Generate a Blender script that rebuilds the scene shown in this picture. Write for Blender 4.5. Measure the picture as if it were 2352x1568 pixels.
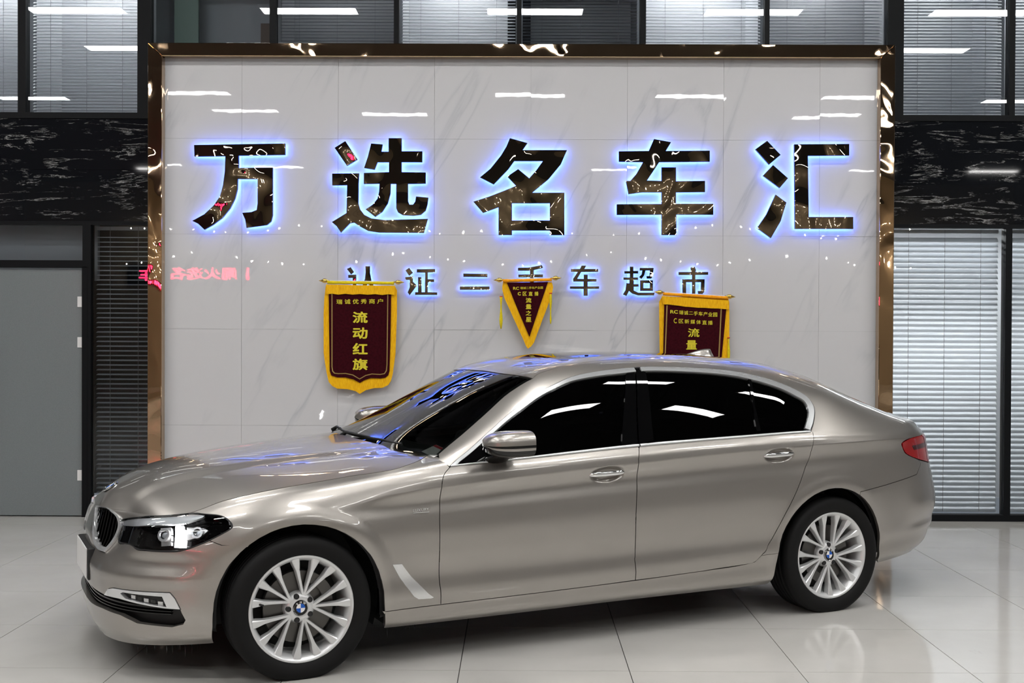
# A champagne saloon car in a dealer's hall, parked in front of a lit sign wall.
import bpy, math, random
import numpy as np
from mathutils import Matrix, Vector
from mathutils.geometry import delaunay_2d_cdt

for o_ in list(bpy.data.objects): bpy.data.objects.remove(o_)
scene = bpy.context.scene
COL = scene.collection
random.seed(7); rng = np.random.default_rng(7)

# ------------------------------------------------------------------ camera
CAM_F, CAM_H = 2702.8, 1.6028            # focal length in pixels of the 2352x1568 frame, eye height
def cam_axes(yaw, pitch, roll):
    f = Vector((math.sin(yaw)*math.cos(pitch), math.cos(yaw)*math.cos(pitch), math.sin(pitch)))
    r = Vector((math.cos(yaw), -math.sin(yaw), 0)); u = r.cross(f)
    c, s = math.cos(roll), math.sin(roll)
    return c*r+s*u, -s*r+c*u, f
CR, CU, CD = cam_axes(-.004928, -.009919, .004144)
cam_data = bpy.data.cameras.new('camera'); cam = bpy.data.objects.new('camera', cam_data); COL.objects.link(cam)
cam.matrix_world = Matrix(((CR.x, CU.x, -CD.x, 0), (CR.y, CU.y, -CD.y, 0), (CR.z, CU.z, -CD.z, CAM_H), (0, 0, 0, 1)))
cam_data.sensor_width = 36; cam_data.lens = CAM_F/2352*36; cam_data.clip_start = .05; cam_data.clip_end = 200
scene.camera = cam

# ------------------------------------------------------------------ world, exposure
world = bpy.data.worlds.new('world'); scene.world = world; world.use_nodes = True
world.node_tree.nodes['Background'].inputs[0].default_value = (.5, .55, .62, 1)
world.node_tree.nodes['Background'].inputs[1].default_value = .15
vs = scene.view_settings
vs.view_transform = 'Standard'; vs.look = 'None'; vs.gamma = 1; vs.use_curve_mapping = False
vs.exposure = 1.06
LAMP_POWER = 18.0        # radiance of the LED ceiling panels
scene.cycles.max_bounces = 6; scene.cycles.diffuse_bounces = 3; scene.cycles.glossy_bounces = 4
scene.cycles.transmission_bounces = 4; scene.cycles.transparent_max_bounces = 8
scene.cycles.caustics_reflective = False; scene.cycles.caustics_refractive = False
scene.cycles.sample_clamp_indirect = 6; scene.cycles.adaptive_threshold = .05

# ------------------------------------------------------------------ small helpers
def at(px, py, Y):
    """the point at depth Y seen at pixel (px, py) of the 2352x1568 frame"""
    d = CD + CR*((px-1176)/CAM_F) + CU*((784-py)/CAM_F)
    t = Y/d.y
    return Vector((d.x*t, Y, CAM_H+d.z*t))
def tag(o, label=None, cat=None, group=None, kind=None):
    if label: o['label'] = label
    if cat: o['category'] = cat
    if group: o['group'] = group
    if kind: o['kind'] = kind
    return o
def link(name, data, parent=None):
    o = bpy.data.objects.new(name, data); COL.objects.link(o)
    if parent is not None: o.parent = parent
    return o
def empty(name, loc=(0, 0, 0), rz=0):
    o = link(name, None); o.location = loc; o.rotation_euler = (0, 0, rz); o.empty_display_size = .1
    return o
class Geo:
    """verts, faces, optional per-corner normals, material index per face"""
    def __init__(s): s.V = []; s.F = []; s.N = []; s.M = []
    def add(s, V, F, N=None, m=0):
        b = len(s.V); s.V += [tuple(map(float, v)) for v in V]
        for i, f in enumerate(F):
            s.F.append(tuple(int(a)+b for a in f)); s.N.append(None if N is None else N[i]); s.M.append(m)
        return s
    def join(s, g, m=None):
        b = len(s.V); s.V += g.V
        s.F += [tuple(a+b for a in f) for f in g.F]; s.N += g.N; s.M += (g.M if m is None else [m]*len(g.M))
        return s
    def mirror(s):
        g = Geo(); g.V = [(x, -y, z) for x, y, z in s.V]
        g.F = [tuple(reversed(f)) for f in s.F]
        g.N = [None if n is None else [(a, -b, c) for a, b, c in reversed(n)] for n in s.N]; g.M = list(s.M)
        return g
    def both(s): return Geo().join(s).join(s.mirror())
    def mesh(s, name, mats, smooth=False):
        assert not s.F or max(map(max, s.F)) < len(s.V), name
        me = bpy.data.meshes.new(name); me.from_pydata(s.V, [], s.F)
        for m in (mats if isinstance(mats, (list, tuple)) else [mats]): me.materials.append(m)
        if any(s.M): me.polygons.foreach_set('material_index', s.M)
        if any(n is not None for n in s.N):
            me.shade_smooth()
            me.update(); L = []
            for p, n in zip(me.polygons, s.N):
                L += [tuple(p.normal)]*p.loop_total if n is None else [tuple(a) for a in n]
            me.normals_split_custom_set(L)
        elif smooth: me.shade_smooth()
        me.update(); return me
    def build(s, name, mats, parent=None, smooth=False):
        return link(name, s.mesh(name, mats, smooth), parent)
def box(x0, y0, z0, x1, y1, z1):
    g = Geo()
    V = [(x, y, z) for z in (z0, z1) for y in (y0, y1) for x in (x0, x1)]
    g.add(V, [(0, 2, 3, 1), (4, 5, 7, 6), (0, 1, 5, 4), (2, 6, 7, 3), (0, 4, 6, 2), (1, 3, 7, 5)])
    return g
def bevel(o, w=.004, seg=2):
    m = o.modifiers.new('bevel', 'BEVEL'); m.width = w; m.segments = seg; m.limit_method = 'ANGLE'
    return o
def lathe(prof, n=48, axis='y', closed=False):
    """revolve (radius, height) pairs; axis y: height runs along y"""
    g = Geo(); V = []
    for r, h in prof:
        for k in range(n):
            a = 2*math.pi*k/n; c, s_ = r*math.cos(a), r*math.sin(a)
            V.append((c, h, s_) if axis == 'y' else ((h, c, s_) if axis == 'x' else (c, s_, h)))
    F = []; m = len(prof)
    for i in range(m if closed else m-1):
        j = (i+1) % m
        for k in range(n):
            q = (k+1) % n; F.append((i*n+k, i*n+q, j*n+q, j*n+k))
    g.add(V, F); return g
def tube(pts, r, n=10, caps=True):
    g = Geo(); pts = [Vector(p) for p in pts]; V = []; up = Vector((0, 0, 1))
    for i, p in enumerate(pts):
        d = (pts[min(i+1, len(pts)-1)]-pts[max(i-1, 0)]).normalized()
        a = d.cross(up if abs(d.z) < .9 else Vector((1, 0, 0))).normalized(); b = d.cross(a)
        rr = r[i] if isinstance(r, (list, tuple)) else r
        V += [tuple(p+(a*math.cos(2*math.pi*k/n)+b*math.sin(2*math.pi*k/n))*rr) for k in range(n)]
    F = [(i*n+k, i*n+(k+1) % n, (i+1)*n+(k+1) % n, (i+1)*n+k) for i in range(len(pts)-1) for k in range(n)]
    if caps: F += [tuple(range(n))[::-1], tuple(range((len(pts)-1)*n, len(pts)*n))]
    g.add(V, F); return g
def inside(P, poly):
    P = np.asarray(P); x, y = P[:, 0], P[:, 1]; poly = np.asarray(poly); r = np.zeros(len(P), bool)
    x0, y0 = poly[:, 0], poly[:, 1]; x1, y1 = np.roll(x0, -1), np.roll(y0, -1)
    for a, b, c, d in zip(x0, y0, x1, y1):
        if b == d: continue
        r ^= ((b > y) != (d > y)) & (x < (c-a)*(y-b)/(d-b)+a)
    return r
def resample(poly, step, closed=True):
    out = []; n = len(poly)
    for i in range(n if closed else n-1):
        a, b = np.array(poly[i]), np.array(poly[(i+1) % n]); k = max(1, int(math.ceil(np.linalg.norm(b-a)/step)))
        out += [a+(b-a)*j/k for j in range(k)]
    if not closed: out.append(np.array(poly[-1]))
    return np.array(out)
def triangulate(outer, holes=(), inner=(), loops=()):
    """constrained triangulation of a polygon with holes; returns points, triangles"""
    pts = []; ed = []
    for lp in [outer]+list(holes)+list(loops):
        b = len(pts); n = len(lp); pts += [Vector((float(p[0]), float(p[1]))) for p in lp]
        ed += [(b+i, b+(i+1) % n) for i in range(n)]
    pts += [Vector((float(p[0]), float(p[1]))) for p in inner]
    r = delaunay_2d_cdt(pts, ed, [], 0, 1e-6, False)
    P = np.array([tuple(v) for v in r[0]]); Tm = np.array([f for f in r[2] if len(f) == 3])
    c = P[Tm].mean(1); k = inside(c, outer)
    for h in holes: k &= ~inside(c, h)
    Tm = Tm[k]; q = P[Tm]
    ar = (q[:, 1, 0]-q[:, 0, 0])*(q[:, 2, 1]-q[:, 0, 1])-(q[:, 1, 1]-q[:, 0, 1])*(q[:, 2, 0]-q[:, 0, 0])
    Tm = Tm[np.abs(ar) > 1e-10]
    return P, Tm
def border(Tm):
    """directed edges that belong to one triangle only"""
    e = {}
    for t in Tm:
        for a, b in ((t[0], t[1]), (t[1], t[2]), (t[2], t[0])): e[(a, b)] = 1
    return [(a, b) for a, b in e if (b, a) not in e]
def plate(poly, holes, f, d0, d1):
    """solid plate of a 2-D outline; f(x, y, d) places a point at depth d"""
    P, Tm = triangulate(poly, holes); n = len(P); g = Geo()
    V = [f(x, y, d0) for x, y in P]+[f(x, y, d1) for x, y in P]
    F = [tuple(t) for t in Tm]+[tuple(reversed([a+n for a in t])) for t in Tm]+[(b, a, a+n, b+n) for a, b in border(Tm)]
    g.add(V, F); return g
def smooth_line(P, k=6, closed=False):
    P = np.asarray(P, float); n = len(P); out = []
    for i in range(n if closed else n-1):
        g = (lambda j: P[j % n]) if closed else (lambda j: P[min(max(j, 0), n-1)])
        a, b, c, d = g(i-1), g(i), g(i+1), g(i+2)
        for j in range(k):
            t = j/k; out.append(.5*((2*b)+(-a+c)*t+(2*a-5*b+4*c-d)*t*t+(-a+3*b-3*c+d)*t**3))
    if not closed: out.append(P[-1])
    return [tuple(p) for p in out]

# outlines of all lettering are taken from the built-in font while the scene is still empty
_TX = {}
def text_geo(body, bold=.012):
    if (body, bold) not in _TX:
        cu = bpy.data.curves.new('txt', 'FONT'); cu.body = body; cu.align_x = 'CENTER'; cu.align_y = 'CENTER'; cu.resolution_u = 3
        o = bpy.data.objects.new('txt', cu); COL.objects.link(o); dg = bpy.context.evaluated_depsgraph_get()
        me = bpy.data.meshes.new_from_object(o.evaluated_get(dg))
        V = np.array([v.co[:] for v in me.vertices]); F = [tuple(q.vertices) for q in me.polygons]
        bpy.data.objects.remove(o); bpy.data.curves.remove(cu); bpy.data.meshes.remove(me)
        # heavier strokes: the outline repeated with small shifts
        V0, F0, n0 = V, F, len(V); V = np.vstack([V0*[1, 1, 0]+[bold*a, bold*b, k] for k, (a, b) in enumerate(((0, 0), (1, 0), (-1, 0), (0, 1), (0, -1), (.7, .7), (-.7, -.7), (.7, -.7), (-.7, .7)))]); F = [tuple(i+n0*k for i in q) for k in range(9) for q in F0]
        mn, mx = V.min(0), V.max(0); _TX[(body, bold)] = (V-(mn+mx)/2*[1, 1, 0], F, (mx-mn)[:2])      # third column: layer
    return _TX[(body, bold)]
for b_, l_ in ((.012, ['瑞诚二手车产业园']+list('瑞诚优秀商户C区新媒体直播')), (.03, ['RC', '丨阑火选名丨车']+list('流动红旗')), (.02, ['LUXURY']+list('区直播流量BMW')), (.05, ['C']), (.025, list('流量之星')), (.014, list('瑞诚二手车产业园'))):
    for t_ in l_: text_geo(t_, b_)

# ------------------------------------------------------------------ materials
def srgb(r, g, b):
    f = lambda c: ((c/255+.055)/1.055)**2.4 if c > 10 else c/255/12.92
    return (f(r), f(g), f(b))
def mat(name, col=(.8, .8, .8), rough=.5, metal=0., coat=0., emit=None, es=0., spec=.5, coat_r=.03):
    m = bpy.data.materials.new(name); m.use_nodes = True; b = m.node_tree.nodes['Principled BSDF']
    b.inputs['Base Color'].default_value = (*col, 1); b.inputs['Roughness'].default_value = rough
    b.inputs['Metallic'].default_value = metal; b.inputs['Coat Weight'].default_value = coat
    b.inputs['Coat Roughness'].default_value = coat_r; b.inputs['Specular IOR Level'].default_value = spec
    if emit: b.inputs['Emission Color'].default_value = (*emit, 1); b.inputs['Emission Strength'].default_value = es
    return m
def nodes(m): return m.node_tree.nodes, m.node_tree.links, m.node_tree.nodes['Principled BSDF']
def nn(N, t, **kw):
    n = N.new(t)
    for k, v in kw.items(): setattr(n, k, v)
    return n
def ramp(N, stops):
    r = N.new('ShaderNodeValToRGB'); e = r.color_ramp.elements
    e[0].position, e[0].color = stops[0][0], (*stops[0][1], 1); e[1].position, e[1].color = stops[-1][0], (*stops[-1][1], 1)
    for p, c in stops[1:-1]:
        q = e.new(p); q.color = (*c, 1)
    return r
def coords(N, Lk, scale=(1, 1, 1), rot=(0, 0, 0), world_space=True, vt='POINT'):
    if world_space: src = N.new('ShaderNodeNewGeometry').outputs['Position']
    else: src = N.new('ShaderNodeTexCoord').outputs['Object']
    mp = N.new('ShaderNodeMapping'); mp.vector_type = vt; mp.inputs['Scale'].default_value = scale; mp.inputs['Rotation'].default_value = rot
    Lk.new(src, mp.inputs[0]); return mp.outputs[0]
def noise(N, Lk, vec, scale, detail=4, rough=.5, dist=0.):
    t = N.new('ShaderNodeTexNoise'); t.inputs['Scale'].default_value = scale; t.inputs['Detail'].default_value = detail
    t.inputs['Roughness'].default_value = rough; t.inputs['Distortion'].default_value = dist
    Lk.new(vec, t.inputs['Vector']); return t
def bump(N, Lk, b, h, strength, dist=.01):
    n = N.new('ShaderNodeBump'); n.inputs['Strength'].default_value = strength; n.inputs['Distance'].default_value = dist
    Lk.new(h, n.inputs['Height']); Lk.new(n.outputs[0], b.inputs['Normal']); return n
def glass(name, tint, ior=1.5, rough=0., refl=1.):
    """thin sheet: tinted see-through with Fresnel mirror"""
    m = bpy.data.materials.new(name); m.use_nodes = True; N, Lk = m.node_tree.nodes, m.node_tree.links; N.clear()
    o = N.new('ShaderNodeOutputMaterial'); t = N.new('ShaderNodeBsdfTransparent'); t.inputs[0].default_value = (*tint, 1)
    g = N.new('ShaderNodeBsdfGlossy'); g.inputs['Roughness'].default_value = rough; g.inputs[0].default_value = (refl, refl, refl, 1)
    fr = N.new('ShaderNodeFresnel'); fr.inputs[0].default_value = ior; mx = N.new('ShaderNodeMixShader')
    Lk.new(fr.outputs[0], mx.inputs[0]); Lk.new(t.outputs[0], mx.inputs[1]); Lk.new(g.outputs[0], mx.inputs[2]); Lk.new(mx.outputs[0], o.inputs[0])
    return m

def make_floor_mat():
    m = mat('polished_tile', (.6, .59, .56), .09, spec=.5); N, Lk, b = nodes(m)
    v = coords(N, Lk); n1 = noise(N, Lk, v, .8, 5, .6); n2 = noise(N, Lk, coords(N, Lk, (1, .35, 1)), 5, 6, .65)
    n3 = noise(N, Lk, v, 26, 3, .7)
    r = ramp(N, [(.3, srgb(188, 186, 181)), (.7, srgb(202, 200, 196))]); Lk.new(n1.outputs[0], r.inputs[0])
    d = ramp(N, [(.66, (0, 0, 0)), (.80, (1, 1, 1))]); Lk.new(n2.outputs[0], d.inputs[0])
    d3 = ramp(N, [(.45, (0, 0, 0)), (.75, (1, 1, 1))]); Lk.new(n3.outputs[0], d3.inputs[0])
    mu = nn(N, 'ShaderNodeMath', operation='MULTIPLY'); Lk.new(d.outputs[0], mu.inputs[0]); Lk.new(d3.outputs[0], mu.inputs[1])
    mx = N.new('ShaderNodeMix'); mx.data_type = 'RGBA'; Lk.new(mu.outputs[0], mx.inputs[0]); Lk.new(r.outputs[0], mx.inputs[6]); mx.inputs[7].default_value = (*srgb(150, 140, 128), 1)
    Lk.new(mx.outputs[2], b.inputs['Base Color'])
    rr = N.new('ShaderNodeMapRange'); rr.inputs['To Min'].default_value = .05; rr.inputs['To Max'].default_value = .14; Lk.new(n1.outputs[0], rr.inputs[0]); Lk.new(rr.outputs[0], b.inputs['Roughness'])
    return m
def make_marble_mat():
    m = mat('pale_marble', (.7, .7, .7), .012, spec=.5); N, Lk, b = nodes(m)
    v = coords(N, Lk, (.55, 1, 3.0), (0, math.radians(27), 0), vt='TEXTURE')
    n1 = noise(N, Lk, v, 1.25, 5, .5, .35)
    sub = nn(N, 'ShaderNodeMath', operation='SUBTRACT'); Lk.new(n1.outputs[0], sub.inputs[0]); sub.inputs[1].default_value = .5
    ab = nn(N, 'ShaderNodeMath', operation='ABSOLUTE'); Lk.new(sub.outputs[0], ab.inputs[0])
    vr = ramp(N, [(0., srgb(184, 186, 190)), (.010, srgb(194, 195, 198)), (.030, srgb(203, 203, 205)), (1, srgb(204, 204, 205))]); Lk.new(ab.outputs[0], vr.inputs[0])
    n2 = noise(N, Lk, coords(N, Lk), .9, 3); gate = ramp(N, [(.42, (0, 0, 0)), (.6, (1, 1, 1))]); Lk.new(n2.outputs[0], gate.inputs[0])
    mx = N.new('ShaderNodeMix'); mx.data_type = 'RGBA'; Lk.new(gate.outputs[0], mx.inputs[0]); mx.inputs[6].default_value = (*srgb(203, 203, 205), 1); Lk.new(vr.outputs[0], mx.inputs[7])
    Lk.new(mx.outputs[2], b.inputs['Base Color'])
    n3 = noise(N, Lk, coords(N, Lk), 9, 2); bump(N, Lk, b, n3.outputs[0], .012, .006)
    return m
def make_black_marble():
    m = mat('black_marble', (.01, .01, .01), .03); N, Lk, b = nodes(m)
    v = coords(N, Lk, (.8, 1, 6.)); n1 = noise(N, Lk, v, 1.6, 10, .66, .5)
    sub = nn(N, 'ShaderNodeMath', operation='SUBTRACT'); Lk.new(n1.outputs[0], sub.inputs[0]); sub.inputs[1].default_value = .5
    ab = nn(N, 'ShaderNodeMath', operation='ABSOLUTE'); Lk.new(sub.outputs[0], ab.inputs[0])
    vr = ramp(N, [(0., (1, 1, 1)), (.005, (.4, .4, .4)), (.012, (0, 0, 0))]); Lk.new(ab.outputs[0], vr.inputs[0])
    n2 = noise(N, Lk, coords(N, Lk, (1, 1, 2)), 3.2, 5, .7); gate = ramp(N, [(.47, (0, 0, 0)), (.62, (1, 1, 1))]); Lk.new(n2.outputs[0], gate.inputs[0])
    mu = N.new('ShaderNodeMix'); mu.data_type = 'RGBA'; mu.blend_type = 'MULTIPLY'; mu.inputs[0].default_value = 1; Lk.new(vr.outputs[0], mu.inputs[6]); Lk.new(gate.outputs[0], mu.inputs[7])
    mx = N.new('ShaderNodeMix'); mx.data_type = 'RGBA'; Lk.new(mu.outputs[2], mx.inputs[0]); mx.inputs[6].default_value = (.006, .007, .009, 1); mx.inputs[7].default_value = (.5, .5, .5, 1)
    Lk.new(mx.outputs[2], b.inputs['Base Color'])
    return m
def wavy_metal(name, col, rough, scale, strength, dist=.02):
    m = mat(name, col, rough, 1.); N, Lk, b = nodes(m)
    n1 = noise(N, Lk, coords(N, Lk, (1, 1, .7)), scale, 1.5, .4, .4); bump(N, Lk, b, n1.outputs[0], strength, dist); return m
def make_paint():
    m = mat('champagne_paint', srgb(176, 166, 153), .33, .80, 1., coat_r=.006); N, Lk, b = nodes(m)
    n1 = noise(N, Lk, coords(N, Lk, world_space=False), 2200, 1); r = ramp(N, [(.3, srgb(160, 155, 149)), (.7, srgb(174, 170, 165))]); Lk.new(n1.outputs[0], r.inputs[0]); Lk.new(r.outputs[0], b.inputs['Base Color'])
    return m
def cloth(name, c0, c1, stripe=0., spec=.2):
    m = mat(name, c0, .8, spec=spec); N, Lk, b = nodes(m)
    n1 = noise(N, Lk, coords(N, Lk, (1, 1, .12) if stripe else (1, 1, 1)), stripe or 60, 3, .6); r = ramp(N, [(.3, c0), (.7, c1)]); Lk.new(n1.outputs[0], r.inputs[0]); Lk.new(r.outputs[0], b.inputs['Base Color'])
    bump(N, Lk, b, n1.outputs[0], .5, .004); return m
M = dict(
    floor=make_floor_mat(), grout=mat('grout', (.035, .034, .033), .8), marble=make_marble_mat(), blackmarble=make_black_marble(),
    sub=mat('wall_backing', (.05, .05, .055), .8),
    joint=mat('marble_joint', srgb(168, 168, 170), .7),
    frame=mat('black_aluminium', srgb(13, 15, 18), .5, spec=.15), steel=mat('brushed_steel', (.6, .6, .6), .22, 1.),
    gold=wavy_metal('bronze_mirror', (.60, .43, .28), .02, 3.4, .42, .026), sign=wavy_metal('dark_mirror_steel', (.27, .23, .18), .015, 3.1, .6, .055),
    sign_edge=mat('sign_edge', (.02, .02, .022), .4),
    blue=mat('blue_led', (.1, .1, .3), .5, emit=(.09, .19, 1.), es=9.),
    winglass=glass('window_glass', (.90, .93, .95)), frost=None, slat=mat('blind_slat', srgb(196, 199, 204), .45), slat_dark=mat('blind_slat_grey', srgb(150, 153, 160), .5),
    slat_white=mat('blind_slat_white', srgb(228, 231, 235), .45),
    cord=mat('blind_cord', srgb(150, 150, 155), .7), unlit_tone=mat('unlit_tone', (.02, .022, .026), .9), room=mat('room_wall', (.45, .46, .48), .9), ceil=mat('ceiling_dark', (.035, .036, .04), .9),  # near-black room tone carries the shade of unlit offices in its colour
    lamp=mat('led_panel', (1, 1, 1), .5, emit=(1., .985, .96), es=LAMP_POWER), lampframe=mat('lamp_frame', (.6, .6, .6), .4),
    white=mat('white_plastic', srgb(225, 225, 225), .4), hallwall=mat('hall_wall', (.30, .29, .28), .8), rearwall=mat('beige_hall_wall', (.52, .44, .33), .8), bulb_s=mat('string_bulb', (1, 1, 1), .5, emit=(1, .96, .88), es=70.),
    darkred=cloth('maroon_velvet', srgb(44, 3, 11), srgb(60, 7, 18), spec=.08), yellow=cloth('yellow_fringe', srgb(255, 204, 26), srgb(232, 160, 8), 230.),
    orange=cloth('orange_cloth', srgb(255, 172, 24), srgb(242, 150, 18)), lemon=cloth('lemon_cloth', srgb(236, 214, 34), srgb(218, 194, 22)),
    goldthread=mat('gold_thread', srgb(222, 206, 44), .5), dullgold=mat('dull_gold_thread', srgb(160, 130, 70), .5), brass=mat('brass', (.80, .52, .12), .2, 1.), redband=mat('red_band', srgb(200, 50, 20), .6),
    paint=make_paint(), chrome=mat('chrome', (.86, .87, .88), .06, 1.), satin=mat('satin_chrome', (.80, .81, .82), .26, .75), trimchrome=mat('bright_trim', (.84, .86, .88), .20, .72),
    blackgloss=mat('gloss_black', (.002, .002, .0022), .03), blackmatte=mat('matte_black', (.012, .012, .013), .6), rubber=mat('rubber', (.0045, .0045, .0048), .7, spec=.25),
    shade=glass('privacy_glass', (.012, .012, .014)), screen=glass('windscreen_glass', (.30, .32, .31)),
    lens=glass('lamp_lens', (.92, .94, .96)), taillens=mat('red_lens', srgb(150, 8, 14), .06, coat=1.), taildark=mat('dark_red_lens', srgb(62, 4, 10), .08, coat=1.),
    alloy=mat('silver_alloy', (.74, .75, .76), .34, .45, .5), disc=mat('brake_disc', (.13, .125, .12), .4, 1.),
    bulb=mat('lit_headlamp', (1, 1, 1), .4, emit=(1, .97, .95), es=14.), blueenamel=mat('blue_enamel', srgb(20, 90, 190), .2), whiteenamel=mat('white_enamel', srgb(235, 235, 235), .2),
    interior=mat('dark_leather', (.018, .017, .017), .6), paper=mat('paper', srgb(235, 232, 232), .8), redprint=mat('red_print', srgb(200, 40, 55), .8), ice=glass('ice', (.93, .95, .97), 1.31),
    led_red=mat('red_led', (.3, 0, 0), .5, emit=(1., .02, .08), es=16.),
)
def make_frost():
    m = mat('frosted_glass', srgb(150, 160, 160), .22, spec=.5); N, Lk, b = nodes(m)
    n1 = noise(N, Lk, coords(N, Lk), 300, 2); r = ramp(N, [(.3, srgb(112, 119, 121)), (.7, srgb(124, 131, 133))]); Lk.new(n1.outputs[0], r.inputs[0]); Lk.new(r.outputs[0], b.inputs['Base Color'])
    return m
M['frost'] = make_frost()

# ------------------------------------------------------------------ the hall
YW, YP = 9.975, 9.785           # glazing plane, face of the marble sign wall
TS = .8
TX0, TY0 = -2.668, 5.5226       # floor tile grid
K0, K1, J0, J1 = -4, 11, -4, 5
fx0, fx1, fy0 = TX0+K0*TS, TX0+K1*TS, TY0+J0*TS
g = Geo()
for b in ((-14, -13.4, -.2, fx0, 10.4, 0), (fx1, -13.4, -.2, 14, 10.4, 0), (fx0, -13.4, -.2, fx1, fy0, 0), (fx0, fy0, -.2, fx1, 10.4, -.012)): g.join(box(*b))
for i in range(len(g.M)): g.M[i] = 1 if i >= 18 else 0
floor = tag(g.build('floor', [M['floor'], M['grout']]), 'pale beige polished tile floor of the hall', None, None, 'structure')
full_tile = None
for j in range(J0, J1+1):
    y0, y1 = TY0+j*TS, min(TY0+(j+1)*TS, YW+.05)
    if y1-y0 < .02: continue
    me = None
    for k in range(K0, K1):
        if me is None:
            me = box(.0021, .0014, -.0119, TS-.0021, y1-y0-.0014, 0).mesh('floor_tile', M['floor'])
        t = link('floor_tile', me, floor); t.location = (TX0+k*TS, y0, 0)
def struct(name, g, m, label, parent=None):
    o = g.build(name, m, parent)
    if parent is None: tag(o, label, None, None, 'structure')
    return o
CEIL = 5.75
struct('ceiling', box(-14, -13.4, CEIL, 14, 11.6, CEIL+.2), M['ceil'], 'dark ceiling of the hall above the lamps')
struct('wall_left', box(-14.2, -13.4, 0, -14, 11.6, CEIL), M['hallwall'], 'grey side wall of the hall, left of the frame')
struct('wall_right', box(14, -13.4, 0, 14.2, 11.6, CEIL), M['hallwall'], 'grey side wall of the hall, right of the frame')
struct('wall_rear', box(-14.2, -13.6, 0, 14.2, -13.4, CEIL), M['rearwall'], 'grey wall of the hall behind the viewer')
zb0, zb1 = at(1188, 512, YW).z, at(1188, 276, YW).z       # black marble band
ztop = 4.85
struct('wall_back', box(-14, YW-.03, ztop, 14, YW+.2, CEIL), M['sub'], 'dark wall above the upper windows')
band = struct('trim_1', box(-14, YW+.01, zb0, 14, YW+.2, zb1), M['sub'], 'black marble band with white veins between upper and lower windows')
for k in range(12):
    x0 = -14.4+k*2.4
    for z0_, z1_ in ((zb0, (zb0+zb1)/2), ((zb0+zb1)/2, zb1)):
        box(x0+.001, YW-.02, z0_+.001, x0+2.399, YW+.0101, z1_-.001).build('marble_slab', M['blackmarble'], band)
# rooms behind the glazing
struct('wall_office_rear', box(-12, 10.75, zb0+.3, 12, 10.85, CEIL), M['room'], 'rear wall of the upper offices behind the blinds')
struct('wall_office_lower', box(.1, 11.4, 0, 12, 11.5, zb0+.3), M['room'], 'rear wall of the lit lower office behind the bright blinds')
struct('wall_office_dark', box(-12, 11.4, 0, .1, 11.5, zb0+.3), M['unlit_tone'], 'rear wall of the unlit lower office left of the sign wall, its shade put into the colour')
struct('floor_office', box(-12, YW+.21, zb0+.2, 12, 11.4, zb0+.4), M['unlit_tone'], 'floor slab between the two office storeys')
struct('wall_office_divide', box(-.1, YW+.25, 0, .1, 11.4, CEIL), M['unlit_tone'], 'partition between the offices')

def window(n, xa, xb, za, zb, fr, label, gl='winglass', sides=True):
    """framed pane between xa..xb; fr = (left, right, bottom, top) frame widths"""
    g = Geo(); y0, y1 = YW-.03, YW+.06; l, r, b, t = fr
    g.join(box(xa, y0, za, xa+l, y1, zb)); g.join(box(xb-r, y0, za, xb, y1, zb))
    g.join(box(xa+l, y0, za, xb-r, y1, za+b)); g.join(box(xa+l, y0, zb-t, xb-r, y1, zb))
    o = tag(g.build('window_%d' % n, M['frame']), label, None, None, 'structure')
    tilt = rng.normal(0, .0035)
    p = box(xa+l, -.003, za+b, xb-r, .003, zb-t).build('pane', M[gl], o); p.location = (0, YW, 0)
    return o
SLATS = {}
def blind(xa, xb, za, zb, pitch, ang, m, label, cords=3):
    """venetian blind hanging behind a pane; every slat is its own piece"""
    root = empty('venetian_blind', ((xa+xb)/2, YW+.11, za)); tag(root, label, 'blind', 'venetian blinds in the glazing')
    w = xb-xa; h = zb-za
    box(-w/2, -.02, h-.03, w/2, .02, h).build('headrail', M['slat'], root)
    d = pitch*1.10; c, s = math.cos(ang), math.sin(ang); key = (round(w, 3), pitch, ang, m)
    g = Geo(); pr = []
    for t, e in ((-.5, 0), (0, .0022), (.5, 0)): pr.append((t*d*c-e*s, t*d*s+e*c))
    V = [(x, y, z) for x in (-w/2, w/2) for y, z in pr]+[(x, y-.0008*s, z+.0008*c) for x in (-w/2, w/2) for y, z in pr]
    F = [(0, 1, 4, 3), (1, 2, 5, 4), (6, 9, 10, 7), (7, 10, 11, 8), (0, 3, 9, 6), (2, 8, 11, 5), (0, 6, 7, 1), (1, 7, 8, 2), (3, 4, 10, 9), (4, 5, 11, 10)]
    g.add(V, F); me = g.mesh('slat', M[m])
    for k in range(int((h-.04)/pitch)):
        o = link('slat', me, root); o.location = (0, 0, .012+k*pitch); o.rotation_euler = (rng.normal(0, .012), 0, 0)
    for k in range(cords):
        x = -w/2+w*(k+.5)/cords
        box(x-.0015, -d*.5-.004, 0, x+.0015, -d*.5-.002, h).build('ladder_cord', M['cord'], root)
    return root
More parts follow.
